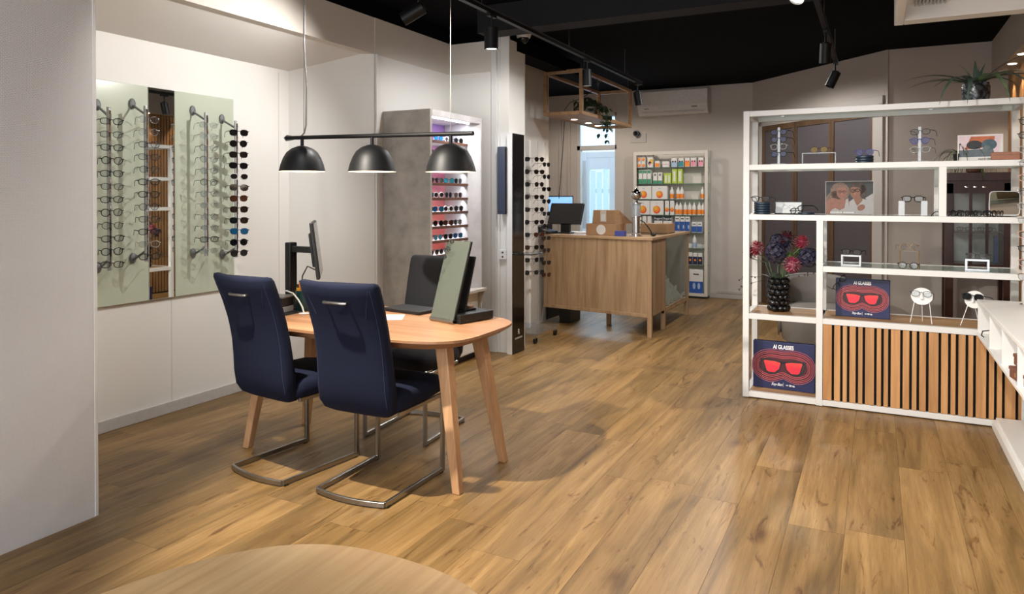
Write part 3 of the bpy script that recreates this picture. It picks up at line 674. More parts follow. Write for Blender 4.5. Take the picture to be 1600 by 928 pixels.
t = thing('laptop', 'closed flat black laptop on the desk between the chairs', 'laptop', (-2.46, 3.50, ZD), R(-8))
MB().box(-.15, .15, -.09, .10, .003, .012).build('base', BLKPL, t, bevel=.002); MB().box(-.15, .15, -.09, .10, .0125, .018).build('lid', BLKPL, t, bevel=.002)
MB().box(-.14, .14, -.08, .09, 0, .003).build('feet', BLKPL, t)
o = MB().box(-.06, .06, -.09, .09, 0, .0012).build('paper', pm('blush_paper', '#e3cfc6', .8)); o.location = (-2.42, 3.27, ZD); o.rotation_euler = (0, 0, R(30)); tag(o, 'blush pink sheet of paper on the desk', 'paper')
t = thing('counter_mirror', 'tilted tabletop mirror with black box base on the desk', 'mirror', (-2.09, 3.262, ZD), R(-16.5))
mm = MB(); mm.M = Matrix.Translation((-.0, 0, .022)) @ Euler((R(-17), 0, 0), 'XYZ').to_matrix().to_4x4()
mm.box(-.092, .092, 0, .003, 0, .43); mp_ = mm.build('mirror_plate', MIRR, t)
mm = MB(); mm.M = Matrix.Translation((-.0, 0, .022)) @ Euler((R(-17), 0, 0), 'XYZ').to_matrix().to_4x4()
mm.box(-.096, .096, .003, .014, -.004, .432).build('backing', BLKPL, t)
MB().loft([[(x, y, z) for y, z in ((-.004, .024), (-.010, .012), (-.006, .002), (.01, .0), (.01, .004), (-.002, .006), (-.004, .013), (.001, .022))] for x in (-.094, .094)]).build('foot', STEEL, t, smooth=True)
MB().box(-.085, .125, .02, .27, .003, .05).build('base_box', BLKPL, t, bevel=.005)
MB().box(-.06, .06, .06, .2, .05, .062).build('tray', BLKGLOSS, t, bevel=.003)
mm = MB(); mm.M = Matrix.Translation((.0, .10, .06)) @ Euler((R(-15), 0, 0), 'XYZ').to_matrix().to_4x4()
mm.box(-.08, .075, 0, .012, 0, .30); mm.build('tablet', BLKPL, t, bevel=.005)
o = MB().lathe([(.02, 0), (.021, .01), (.02, .02)], 20).build('wood_disc', DESKOAK); o.location = (-2.03, 3.46, ZD + .050); tag(o, 'small round wooden disc on the black mirror base', 'disc')

# ------------------------------------------------------------------ pendant lamp
t = thing('pendant_lamp', 'black bar pendant with three dome shades above the consulting desk', 'pendant lamp', (-2.48, 3.17, 1.765))
MB().tube([(-.64, 0, .012), (.64, 0, -.012)], .0115, 12).build('bar', BLACK, t, smooth=True)
for i, x in enumerate((-.515, -.005, .505)):
    zz = -.019 * x
    MB().tube([(x, 0, zz - .008), (x, 0, zz - .055)], .010, 10).build('stem', BLACK, t, smooth=True)
    pr = [(.012, -.048), (.03, -.052), (.062, -.064), (.092, -.086), (.112, -.118), (.128, -.158), (.138, -.197), (.1365, -.198), (.126, -.158), (.110, -.12), (.09, -.09), (.06, -.068), (.012, -.054)]
    pr = [(r * .955, z) for r, z in pr]
    sh = MB().lathe(pr, 40, (x, 0, zz)).mesh('shade', [BLACK, pm('lamp_inside_white', '#f2e7d2', .5) if i == 0 else bpy.data.materials['lamp_inside_white']], True)
    for p in sh.polygons:
        if p.index // 40 in (7, 8, 9, 10, 11): p.material_index = 1
    so = ob('shade', sh, t)
    MB().sphere((x, 0, zz - .125), .035, 14, 8).build('bulb', LAMPW, so, smooth='all')
    l = bpy.data.lights.new('pendant_bulb', 'POINT'); l.energy = 3.0; l.color = (1, .82, .6); l.shadow_soft_size = .03
    lo = bpy.data.objects.new('pendant_bulb', l); col.objects.link(lo); lo.location = (-2.48 + x, 3.17, 1.765 + zz - .185)
MB().tube([(-.60, 0, .02), (-.635, 0, .025), (-.655, 0, .012), (-.64, 0, -.004), (-.60, 0, .0), (-.53, 0, .012), (-.50, 0, .035), (-.485, 0, .08), (-.48, 0, .3), (-.50, 0, .55), (-.495, 0, .8), (-.52, 0, 1.0), (-.515, 0, 1.235)], .005, 7).build('cable', pm('grey_cable', '#77736f', .6), t, smooth=True)
MB().tube([(-.505, .003, .03), (-.497, .003, 1.235)], .0018, 5).build('suspension_wire', STEEL, t)
MB().tube([(.505, 0, 0), (.505, 0, 1.235)], .0018, 5).build('suspension_wire', STEEL, t)

# ------------------------------------------------------------------ tracks and spot heads
def track(x, y0, y1, z, label):
    t = thing('ceiling_track', label, 'light track', (x, y0, z))
    L = y1 - y0
    MB().box(-.018, .018, 0, L, 0, .034).build('rail', BLACK, t); MB().box(.018, .0195, 0, L, .026, .034).build('edge_line', pm('track_edge_grey', '#4c4c50', .4), t)
    yy = .5
    while yy < L: MB().tube([(0, yy, .034), (0, yy, CEIL - z)], .0018, 5).build('suspension_wire', STEEL, t); yy += 1.55
    return t
track(-2.40, 2.2, 7.95, 2.70, 'long black suspended spotlight track on the left of the ceiling')
track(-.355, 2.2, 7.60, 2.70, 'shorter black suspended spotlight track over the open shelf unit')
def head(x, y, z, d, label, power, angle=60, colr=NEUT, on=True, L=.15, r=.042, tgt=None):
    d = Vector(d).normalized(); t = thing('track_spotlight', label, 'spotlight', (x, y, z), 0, 'black track spotlights')
    MB().box(-.016, .016, -.05, .05, .105, .125).build('adapter', BLACK, t, bevel=.002)
    MB().tube([(0, 0, .107), (0, 0, .05), (0, 0, .0)], .008, 8).build('bracket', BLACK, t, smooth=True)
    q = Vector((0, 0, -1)).rotation_difference(d).to_matrix().to_4x4()
    m = MB(); m.M = q; m.lathe([(.001, .04), (.02, .04), (.024, .032), (r, .03), (r, .03 - L), (r - .004, .03 - L), (r - .006, .05 - L), (.001, .05 - L)], 24); bo = m.build('lamp_body', BLACK, t, smooth=True)
    m = MB(); m.M = q; m.lathe([(.001, .044 - L), (r - .007, .044 - L), (r - .007, .041 - L), (.001, .041 - L)], 20); m.build('lens', SPOTEM if on else BLKGLOSS, bo)
    if on:
        p = Vector((x, y, z)) + d * (L + .03); spot('track_head_light', p, p + d, power, angle, .6, .025, colr)
    return t
head(-2.55, 3.72, 2.595, (-.72, -.30, -.45), 'black track spotlight tilted left with glowing lens, at the top', 82, 115)
head(-2.40, 4.39, 2.575, (0, 0, -1), 'black track spotlight hanging straight down in front of the pillar', 55, 80, WARM, True, .15, .05)
head(-2.40, 6.23, 2.575, (.03, .02, -1), 'black track spotlight pointing down in front of the hanging oak frame', 80, 85, WARM)
head(-2.40, 7.80, 2.575, (.15, .1, -1), 'black track spotlight at the far end of the left track', 45, 80, WARM, False)
head(-.355, 4.15, 2.575, (-.25, -.55, -.8), 'black track spotlight with bright lens cut by the top edge', 50, 95, WARM)
head(-.355, 5.99, 2.575, (-.05, .2, -1), 'black track spotlight pointing straight down over the shelf unit', 60, 70, NEUT, False)
head(-.355, 7.40, 2.575, (-.45, -.1, -1), 'black track spotlight tilted left, the end one beyond the shelf unit', 45, 70, NEUT, False)

# ------------------------------------------------------------------ concrete eyewear cabinet
Cx0, Cx1, Cy0, Cy1, Cz = XH, -3.13, 4.718, 5.546, 2.122
t = thing('display_cabinet', 'tall concrete display cabinet with lit walnut-edged sunglasses shelves', 'cabinet', (Cx0, Cy0, 0))
W_, D_ = Cy1 - Cy0, Cx1 - Cx0
MB().box(.002, D_, 0, .03, 0, Cz).build('side_panel', CONCRETE, t, bevel=.002)
MB().box(.002, D_, W_ - .02, W_, 0, Cz).build('side_panel', CONLIGHT, t, bevel=.002)
MB().box(.002, D_, .03, W_ - .02, Cz - .05, Cz).build('top_panel', CONLIGHT, t, bevel=.002)
MB().box(.002, .09, .03, W_ - .02, .62, Cz - .05).build('back_panel', BACKGRAD, t)
m = MB(); m.prism([(.09, W_ - .02), (.09, W_ - .032), (D_ - .07, W_ - .135), (D_ - .0, W_ - .022), (D_ - .0, W_ - .02)], .62, Cz - .05); m.build('side_reveal', CONLIGHT, t)
m = MB().box(D_ - .05, D_ - .035, .06, W_ - .16, Cz - .062, Cz - .05); m.build('led_strip', LAMPW2, t)
MB().box(.002, D_ - .02, .03, W_ - .02, .06, .62).build('base_cupboard', W_LAC, t)
for q in range(3): MB().box(D_ - .02, D_ - .004, .035, W_ - .025, .07 + q * .18, .24 + q * .18).build('drawer_front', W_LAC, t, bevel=.003)
MB().box(.02, D_ - .06, .03, W_ - .02, 0, .06).build('toe_kick', BLKPL, t)
m = MB().box(D_ - .02, D_ + .06, .30, W_ - .02, .60, .625); m.build('ledge', CONCRETE, t, bevel=.002)
MB().prism([(D_, .60), (D_ + .05, .60), (D_, .44)], W_ - .06, W_ - .04, 'y').build('bracket', CONCRETE, t)
area('cabinet_led', (Cx1 - .05, Cy0 + .35, Cz - .07), (Cx1 - .14, Cy0 + .36, 1.2), .5, .02, 9, COOL)
shz = [1.89, 1.775, 1.66, 1.542, 1.421, 1.304, 1.186, 1.07, .95]
SUNV = ['sun', 'sunround', 'sunwhite', 'sunteal', 'sunbrown', 'sunblue', 'sun', 'sunround']
for q, z in enumerate(shz):
    s_ = MB().box(.09, D_ - .082, .03, W_ - .115, z - .016, z - .001).build('shelf', W_LAC, t)
    MB().box(D_ - .082, D_ - .066, .03, W_ - .118, z - .022, z).build('shelf_edge', SHELFW, s_)
    area('shelf_led', (Cx1 - .12, Cy0 + .4, z - .03), (Cx1 - .2, Cy0 + .4, z - .2), .6, .01, 1.3, COOL)
    ks = 4 if q not in (1, 2) else 1
    for j in range(ks):
        kk = SUNV[(q * 3 + j * 5 + (q * q) % 3) % 8]
        glasses(kk, (Cx1 - .105, Cy0 + .13 + j * .155 + rnd.uniform(-.01, .01), z + .0225), R(90) + rnd.uniform(-.25, .1),
                '%s, %s from left on the %s concrete cabinet shelf' % (LOOK[kk], ['first', 'second', 'third', 'fourth'][j], ORD[q] if q == 0 else ORD[q] + ' from top'),
                'sunglasses in the concrete cabinet', 'sunglasses')
# socket on the pillar
t = thing('wall_socket', 'white double socket on the pillar beside the mirror stand', 'socket', (-3.035, YP + .018, .90))
MB().box(-.04, .04, -.03, 0, -.045, .045).build('plate', W_LAC, t, bevel=.005)
for z in (-.02, .02): MB().box(-.008, .008, -.032, -.028, z - .006, z + .006).build('outlet', BLKPL, t)

# ------------------------------------------------------------------ tall mirror stand
t = thing('mirror_stand', 'tall slim white-sided stand with mirror above a black gloss front', 'stand', (-2.925, 5.735, 0))
MB().box(-.055, 0, 0, .24, 0, 2.01).build('body', W_LAC, t, bevel=.003)
MB().box(.0005, .005, .004, .236, .92, 2.0).build('mirror', BLKGLOSS, t)
MB().box(.0005, .007, .002, .238, .0, .915).build('lower_front', BLKGLOSS, t)
MB().box(-.02, .19, .004, .236, .905, .915).build('ledge', BLKGLOSS, t, bevel=.002)
text('R', t, (.0075, .12, .17), (R(90), 0, R(90)), .07, WTXT, 'emblem', 0, .9)
text('RODENSTOCK', t, (.0075, .12, .13), (R(90), 0, R(90)), .022, WTXT)
m = MB().box(-.135, -.058, -.03, .05, 1.27, 1.88); m.build('side_box', NAVYPL, t, bevel=.004)
MB().box(-.058, -.05, -.022, .045, 1.28, 1.87).build('side_box_front', BLKGLOSS, t)

# ------------------------------------------------------------------ acrylic sunglasses tower
TX, TY = -3.14, 6.52
t = thing('sunglasses_tower', 'clear acrylic castor tower hung with dark sunglasses beside the counter', 'display tower', (TX, TY, 0))
MB().box(-.215, .225, -.27, .27, .085, .10).build('base_plate', ACRYL, t, bevel=.002)
MB().box(-.215, .225, -.27, -.26, .10, .20).box(.215, .225, -.26, .27, .10, .20).build('tray_wall', ACRYL, t)
for i, (x, y) in enumerate(((.19, -.24), (.19, .24), (-.19, -.24), (-.19, .24))):
    ca = MB().tube([(x, y, .085), (x, y, .05)], .008, 8).box(x - .012, x + .012, y - .02, y + .02, .045, .055).build('castor', STEEL, t)
    MB().tube([(x - .012, y, .028), (x + .012, y, .028)], .028, 16).build('wheel', BLKPL, ca, smooth=True)
MB().box(-.02, .02, -.02, .02, .10, 2.0).build('post', W_LAC, t, bevel=.003)
MB().box(.024, .036, -.155, -.150, .2, 1.98).box(.126, .130, -.056, -.044, .2, 1.98).box(.126, .130, .119, .131, .2, 1.98).build('sheet', ACRYL, t)
for c_, (x, y, rz) in enumerate(((.03, -.17, 12), (.145, -.05, 62), (.145, .125, 75))):
    nm = ['left', 'middle', 'right'][c_]
    for q in range(10):
        z = 1.80 - q * .125 - (.045 if c_ == 2 else 0)
        kk = ['sun', 'sunround', 'sun', 'sunbrown'][(q + c_) % 4] if q > 5 else ['sun', 'sunround'][(q + c_) % 2]
        MB().tube([(x, y + .02, z + .01), (x + .004, y - .004, z + .012)], .0025, 5).build('peg', ACRYLB, t)
        glasses(kk, (TX + x, TY + y, z), R(rz) + rnd.uniform(-.1, .1), '%s, %s in the %s column of the acrylic tower' % (LOOK[kk], ORD[q] + (' from top' if q else ''), nm), 'sunglasses on the acrylic tower', 'sunglasses')

# ------------------------------------------------------------------ sales counter
ct = thing('sales_counter', 'oak sales counter on square legs with a glass fronted side', 'counter', (-2.02, 7.06, 0))
ca_ = R(-8.6)
def CP(a, d): # along the front (left positive) and back
    return (-a * math.cos(-ca_), a * math.sin(-ca_) + d)
fp = [CP(0, 0), CP(1.30, 0), CP(1.30, .03), CP(0, .03)]
MB().prism([CP(.03, .004), CP(1.30, .004), CP(1.30, .03), CP(.03, .03)], .235, .985).build('front_panel', COUNTW, ct)
MB().prism([CP(.03, 0), CP(1.30, 0), CP(1.30, .03), CP(.03, .03)], .20, .235).build('bottom_rail', COUNTW, ct, bevel=.002)
MB().prism([(.012, -.012), CP(1.32, -.012), CP(1.32, .62), (-.45, .545), (.012, .545)], .985, 1.012).build('worktop', COUNTT, ct, bevel=.002)
MB().box(-.04, .012, .545, 1.60, .985, 1.012).box(-.45, -.41, .545, 1.60, .985, 1.012).box(-.41, -.04, 1.55, 1.60, .985, 1.012).build('case_rim', COUNTT, ct, bevel=.002)
MB().box(-.41, -.04, .545, 1.55, 1.0, 1.010).build('added_glass_top', GLASS, ct)  # pane added in the unseen worktop so that light reaches the case
MB().box(-.03, 0, .03, .50, .215, .985).build('end_panel', COUNTW, ct)
for x, y in ((0, 0), (0, .50), (0, 1.55), (-.42, 1.55), (-.62, .52)):
    MB().box(x - .045, x, y, y + .045, 0, .985 if x == 0 else .215).build('leg', COUNTW, ct, bevel=.002)
MB().box(-1.30, -1.26, .70, .74, 0, .215).build('leg', BLKPL, ct)
MB().box(-.43, -.01, .5, 1.58, .20, .225).build('case_floor', COUNTW, ct)
MB().box(-.43, -.41, .5, 1.58, .225, .985).build('case_back', pm('grey_case_lining', '#8f857b', .6), ct)
MB().box(-.41, -.01, 1.555, 1.575, .225, .985).build('case_end', bpy.data.materials['grey_case_lining'], ct)
MB().box(-.012, -.006, .545, 1.55, .235, .98).build('glass_front', glassy('case_glass', '#eef2f0', .02, .03, 1.18), ct)
MB().box(-.03, -.005, .5, 1.58, .175, .20).build('side_rail', COUNTW, ct)
# white folded stands inside the glass case
for i, (y, z, hgt) in enumerate(((1.0, .225, .42), (1.2, .225, .30), (.80, .225, .16), (1.42, .225, .18))):
    t = thing('case_stand', ['tall white stepped card stand', 'middle white stepped card stand', 'low white card stand', 'far white card stand'][i] + ' inside the glass side of the counter', 'card stand', (-2.02 - .105, 7.06 + y, z))
    MB().prism([(-.08, 0), (.08, 0), (.08, .02), (-.06, hgt)], -.04, -.036, 'y').build('side', PAPER, t)
    for q in range(max(1, int(hgt / .1))):
        MB().prism([(.07 - q * .04, .02 + q * .1), (.075 - q * .04, .02 + q * .1), (.075 - q * .04, .065 + q * .1), (.07 - q * .04, .065 + q * .1)], -.036, .10, 'y').build('step', PAPER, t)
    MB().box(-.08, .08, -.04, .10, 0, .004).build('foot', PAPER, t)
ZC = 1.0125
t = thing('till_screen', 'black tilted till screen on a square foot, seen from behind', 'till', (-3.15, 7.50, ZC), R(-6))
MB().box(-.10, .10, -.08, .10, 0, .015).build('base', BLKPL, t, bevel=.004)
MB().box(-.06, .06, -.0, .03, .015, .20).build('stand', BLKPL, t, bevel=.004)
m = MB(); m.M = Matrix.Translation((0, .02, .21)) @ Euler((R(-22), 0, 0)).to_matrix().to_4x4(); m.box(-.21, .21, -.02, .015, -.115, .135); ho = m.build('housing', BLKPL, t, bevel=.006)
m = MB(); m.M = Matrix.Translation((0, .02, .21)) @ Euler((R(-22), 0, 0)).to_matrix().to_4x4(); m.box(-.2, .2, .015, .017, -.105, .125); m.build('screen', SCREEN, ho)
t = thing('desk_phone', 'black desk phone by the acrylic tower on the counter', 'phone', (-3.30, 7.35, ZC), R(-10))
MB().prism([(-.08, 0), (.08, 0), (.08, .03), (-.08, .06)], -.09, .09, 'y').build('body', BLKPL, t, bevel=.005)
MB().tube([(-.06, -.1, .07), (-.055, -.06, .085), (-.055, .06, .085), (-.06, .1, .07)], .018, 8).build('handset', BLKPL, t, smooth=True)
t = thing('back_monitor', 'blue lit monitor top edge showing behind the till screen', 'monitor', (-3.72, 8.35, 0), R(20))
MB().box(-.3, .3, .0, .03, 1.08, 1.44).build('housing', BLKPL, t, bevel=.005); MB().box(-.29, .29, -.003, 0, 1.10, 1.425).build('screen', SCREEN, t)
MB().box(-.03, .03, .03, .06, .76, 1.2).build('stand', BLKPL, t); MB().box(-.12, .12, -.06, .12, .745, .76).build('foot', BLKPL, t)
MB().box(-.6, .5, -.3, .4, .715, .745).build('desk_leaf', COUNTT, t); MB().box(-.02, .02, .1, .14, 0, .715).build('desk_leg', BLKPL, t)
t = thing('cardboard_box', 'wide flat cardboard box with a round white sticker on the counter', 'box', (-2.62, 7.38, ZC), R(-6))
MB().box(-.18, .18, -.12, .13, 0, .125).build('carton', CARD, t, bevel=.003)
m = MB(); m.prism([(.055 * math.cos(i * .3927 + .196), .062 + .055 * math.sin(i * .3927 + .196)) for i in range(16)], -.1215, -.1205, 'y'); m.build('sticker', PAPER, t)
t = thing('cardboard_box', 'open topped cardboard carton with tape stacked on the flat box', 'box', (-2.61, 7.40, ZC + .1255), R(-6))
MB().prism([(-.14, 0), (.13, 0), (.115, .145), (-.125, .145)], -.09, .06, 'y').build('carton', CARD, t, bevel=.003)
m = MB(); m.add([(.13, -.09, 0), (.13, .06, 0), (.12, .06, .135), (.118, -.09, .135), (.27, .08, .0), (.27, .085, .002)], [(0, 1, 2, 3), (1, 4, 2), (0, 3, 4)]); m.build('flap', CARD, t)
MB().box(-.04, .03, -.0925, -.0905, .02, .14).build('tape', pm('packing_tape', '#cfc6b8', .25), t)
MB().box(-.03, .02, -.0945, -.0925, .03, .10).build('label', PAPER, t)
t = thing('cardboard_box', 'long low cardboard box beyond the chrome dispenser', 'box', (-2.27, 8.15, ZC), R(-4))
MB().box(-.16, .17, -.12, .12, 0, .105).build('carton', CARD, t, bevel=.003); MB().box(-.02, .02, -.121, .121, .104, .107).build('tape', bpy.data.materials['packing_tape'], t)
o = MB().box(-.06, .05, -.03, .03, 0, .055).build('blue_packet', pm('violet_blue_card', '#3d4590', .5), None, bevel=.002); o.location = (-2.40, 7.23, ZC); tag(o, 'small violet blue packet in front of the chrome dispenser', 'packet')
t = thing('chrome_dispenser', 'chrome bubble-topped column dispenser on the counter corner', 'dispenser', (-2.235, 7.23, ZC))
MB().lathe([(.068, 0), (.068, .012), (.045, .02), (.05, .035), (.038, .04), (.038, .20), (.055, .205), (.055, .212), (.04, .213)], 28).build('column', CHROME, t, smooth=True)
MB().lathe([(.046, .213), (.046, .345), (.045, .345), (.045, .213)], 24).build('cylinder', ACRYLB, t, smooth=True)
MB().lathe([(.001, .213), (.043, .213), (.043, .29), (.001, .29)], 24).build('core', ALU, t, smooth=True)
MB().lathe([(.06, .345), (.06, .353), (.02, .36), (.016, .385), (.024, .395)], 24).build('collar', CHROME, t, smooth=True)
MB().sphere((0, 0, .437), .057, 24, 14).build('globe', CHROME, t, smooth='all')
MB().lathe([(.014, .49), (.010, .51), (.003, .522)], 12).build('finial', CHROME, t, smooth=True)
MB().tube([(.045, 0, .17), (.08, .02, .15), (.12, .05, .09), (.145, .08, .035), (.15, .09, .02)], .006, 6).build('lead', BLKPL, t, smooth=True)
o = MB().sphere((0, 0, .02), .024, 12, 8, (1.3, 1, .8)).build('cable_end', BLKPL, None, smooth='all'); o.location = (-2.08, 7.33, ZC); tag(o, 'black plug lying right of the chrome dispenser', 'plug')
o = MB().box(-.25, .05, -.1, .1, 0, .014).build('paper_pile', PAPER); o.location = (-2.90, 7.62, ZC); tag(o, 'pile of white papers behind the till screen', 'papers')
o = MB().box(-.15, .15, -.15, .15, 0, .28).build('floor_unit', BLKPL, None, bevel=.005); o.location = (-3.22, 7.62, 0); tag(o, 'black computer case on the floor under the counter', 'computer')

# ------------------------------------------------------------------ hanging oak frame
t = thing('hanging_frame', 'oak box frame hung over the counter with lit underside', 'hanging frame', (-3.24, 7.10, 2.305))
fw, fl, fh, b_ = .455, 1.722, .485, .038
for x in (0, fw - b_):
    for y in (0, fl - b_): MB().box(x, x + b_, y, y + b_, b_, fh - b_).build('post', FRAMEW, t, bevel=.002)
for z in (0, fh - b_):
    for x in (0, fw - b_): MB().box(x, x + b_, 0, fl, z, z + b_).build('rail', FRAMEW, t, bevel=.002)
    for y in (0, fl - b_): MB().box(b_, fw - b_, y, y + b_, z, z + b_).build('rail', FRAMEW, t, bevel=.002)
MB().box(b_, fw - b_, b_, fl * .74, .006, .03).build('bottom_board', FRAMEW, t)
for x, y in ((.03, .1), (fw - .02, .1), (.03, fl - .1), (fw - .02, fl - .1)): MB().tube([(x, y, fh), (x, y, CEIL - 2.305)], .002, 5).build('suspension_wire', STEEL, t)
MB().tube([(.42, .9, .69), (.40, .9, .55), (.38, .7, .44), (.30, .9, .42), (.10, .9, .30), (-.05, .9, .26), (-.12, .9, .18), (-.15, .9, -.3), (-.2, .9, -.9)], .005, 6).build('cable', BLKPL, t, smooth=True)
MB().tube([(.43, .8, .69), (.41, .8, .50), (.44, .6, .42), (.43, .45, .46)], .004, 6).build('cable', BLKPL, t, smooth=True)
for i, y in enumerate((.45, .90, 1.22)):
    d = thing('frame_downlight', 'round recessed lamp in the hanging frame base, %s from the front' % ['first', 'second', 'third'][i], 'downlight', (-3.24 + .18, 7.1 + y, 2.305), 0, 'lamps in the hanging frame')
    MB().lathe([(.034, .004), (.046, .004), (.046, -.004), (.034, -.002)], 20).build('ring', W_LAC, d); MB().lathe([(.001, -.003), (.034, -.003), (.034, -.006), (.001, -.006)], 18).build('lens', LAMPW, d)
    spot('frame_lamp_light', (-3.06, 7.1 + y, 2.295), (-3.06, 7.1 + y, 0), 16, 100, .6, .02, (1, .86, .66))
# ivy in a ribbed pot, one terracotta jar beside it
def leafmesh(name, L, W, m_, k=4, droop=.3, fold=.12):
    b = MB(); vs = []
    for i in range(k + 1):
        f = i / k; wv = W * math.sin(math.pi * min(.999, f * .92 + .06)) * .5; z = -droop * L * f * f
        vs += [(-wv, f * L, z + fold * wv), (0, f * L, z), (wv, f * L, z + fold * wv)]
    fs = []
    for i in range(k):
        a = i * 3; fs += [(a, a + 1, a + 4, a + 3), (a + 1, a + 2, a + 5, a + 4)]
    b.add(vs, fs); return b.mesh(name, m_, 'all')
iv = thing('trailing_ivy', 'dark green trailing ivy in a ribbed pale pot inside the hanging frame', 'plant', (-2.99, 7.82, 2.337))
m = MB(); m.loft([[((r * (1 + .04 * math.cos(14 * a))) * math.cos(a), (r * (1 + .04 * math.cos(14 * a))) * math.sin(a), z) for a in [2 * math.pi * j / 56 for j in range(56)]] for r, z in ((.075, 0), (.085, .06), (.085, .13), (.075, .135))]); m.build('pot', pm('stoneware', '#a79b8c', .6), iv, smooth='all')
lm = leafmesh('leaf', .075, .062, LEAF2, 3, .5)
for i in range(70):
    a = rnd.uniform(0, 2 * math.pi); r = rnd.uniform(.02, .17)
    o = ob('leaf', lm, iv); o.location = (r * math.cos(a), r * math.sin(a), .15 + rnd.uniform(-.04, .11) - r * .25); o.rotation_euler = (rnd.uniform(-.9, .6), rnd.uniform(-.6, .6), a - math.pi / 2 + rnd.uniform(-.6, .6))
for sidx in range(9):
    a = rnd.uniform(-1.4, .5); x, y, z = .10 * math.cos(a), .10 * math.sin(a), .14; x = max(x, .04); pts = [(0, 0, .12), (x, y, .16), (x + .12, y, .10)]
    nseg = rnd.randint(1, 5)
    for q in range(nseg): pts.append((x + .14 + rnd.uniform(-.02, .02), y + rnd.uniform(-.02, .02), .02 - q * .07))
    MB().tube(pts, .0025, 4).build('stem', STEMG, iv)
    for p in pts[2:]:
        for e in range(2):
            o = ob('leaf', lm, iv); o.scale = (.75,) * 3; o.location = (p[0] + rnd.uniform(-.02, .02), p[1] + rnd.uniform(-.02, .02), p[2]); o.rotation_euler = (rnd.uniform(-1.3, -.3), rnd.uniform(-.5, .5), rnd.uniform(0, 6.28))
# security cameras
t = thing('dome_camera', 'white dome security camera under the black beam', 'camera', (-2.93, 5.98, 2.90))
MB().lathe([(.07, .085), (.072, .03), (.06, .0), (.055, .0)], 20).build('housing', W_LAC, t, smooth=True); MB().sphere((0, 0, .0), .052, 16, 10).build('dome', BLKGLOSS, t, smooth='all')
MB().tube([(-.06, -.02, .06), (-.1, -.03, .03), (-.1, -.03, -.02), (-.06, -.03, -.03)], .004, 6).build('lead', W_LAC, t)
t = thing('wall_camera', 'small black round camera on the rear wall by the glass door', 'camera', (-3.17, YF - .0, 2.36))
MB().tube([(0, 0, 0), (0, -.07, 0)], .045, 16).build('body', BLKPL, t, smooth=True); MB().sphere((0, -.07, 0), .03, 12, 8).build('lens', BLKGLOSS, t, smooth='all')
MB().box(-.1, .14, -.012, -.001, -.13, -.0).build('plate', CASING, t)
# black beam above the display wall
struct('trim_16', MB().box(-3.2, -2.97, 5.95, 7.5, 2.78, 2.92), BLACKC)
# air conditioner
t = thing('air_conditioner', 'white wall air conditioner high on the rear wall', 'air conditioner', (-2.60, YF, 2.60))
m = MB(); m.prism([(0, .0), (-.13, .0), (-.20, .06), (-.225, .13), (-.225, .33), (-.20, .36), (0, .36)], -.50, .50, 'x'); m.build('body', pm('ac_white', '#cfc9c4', .45), t, bevel=.012, seg=3)
MB().box(-.44, .44, -.19, -.15, .022, .032).build('louvre', bpy.data.materials['ac_white'], t); MB().box(.28, .36, -.227, -.224, .085, .10).build('display', GREYPL, t); MB().box(-.40, -.33, -.2265, -.224, .085, .095).build('badge', GREYPL, t)

# ------------------------------------------------------------------ glass shelf cabinet with lens care products
KX0, KX1, KY0, KY1, KZ = -3.165, -2.095, 10.10, 10.285, 2.078
ck = thing('product_cabinet', 'white frame cabinet with glass shelves of lens care boxes', 'cabinet', (0, 0, 0))
CRM = pm('cream_lacquer', '#cbc3b9', .5, var=.02)
for x in (KX0, KX1 - .045): MB().box(x, x + .045, KY0, KY0 + .03, .03, KZ).build('post', CRM, ck, bevel=.003)
MB().box(KX0 + .045, KX1 - .045, KY0, KY0 + .03, KZ - .05, KZ).build('top_rail', CRM, ck, bevel=.003); MB().box(KX0 + .045, KX1 - .045, KY0, KY0 + .03, .03, .07).build('bottom_rail', CRM, ck)
MB().box(KX0, KX1, KY1 - .01, KY1 + .012, .03, KZ).build('back_panel', CRM, ck); MB().box(KX0 + .01, KX1 - .01, KY0 + .01, KY1, 0, .03).build('plinth', BLKPL, ck)
MB().box(KX0, KX0 + .012, KY0 + .03, KY1 - .01, .03, KZ).build('side_panel', CRM, ck)
MB().box(KX1 - .008, KX1, KY0 + .03, KY1 - .01, .03, KZ).build('side_panel', GLASS, ck)
SZ = [1.85, 1.615, 1.39, 1.165, .92, .70, .465]
for z in SZ: MB().box(KX0 + .014, KX1 - .01, KY0 + .035, KY1 - .012, z - .008, z).build('shelf', GREENGL, ck)
def ux(u): return KX0 + (u - 990) * .0092
def pbox(u0, u1, z, h, label, base, prints, d=.08, y=10.145, cat='box', group=None, txt=None):
    x0, x1 = ux(u0) + .003, ux(u1) - .003; w_ = x1 - x0
    t = thing('product_box', label, cat, ((x0 + x1) / 2, y, z + .0005), 0, group)
    MB().box(-w_ / 2, w_ / 2, 0, d, 0, h).build('carton', base, t, bevel=.002, seg=1)
    for i, (shape, cx, cz, sw, sh, m_) in enumerate(prints):
        b = MB()
        if shape == 'r': b.box(cx * w_ - sw * w_ / 2, cx * w_ + sw * w_ / 2, -.0008 - .0003 * i, -.0001, cz * h - sh * h / 2, cz * h + sh * h / 2)
        else: b.prism([(cx * w_ + sw / 2 * math.cos(a * math.pi / 8), cz * h + sh / 2 * math.sin(a * math.pi / 8)) for a in range(16)], -.0008 - .0003 * i, -.0001, 'y')
        b.build('print', m_, t)
    if txt:
        for (s_, z_, sz, m_) in txt: text(s_, t, (0, -.0016, z_ * h), (R(90), 0, 0), sz, m_)
    return t
OB = pm('red_orange_print', '#d9541e', .5, var=.1, scale=40)
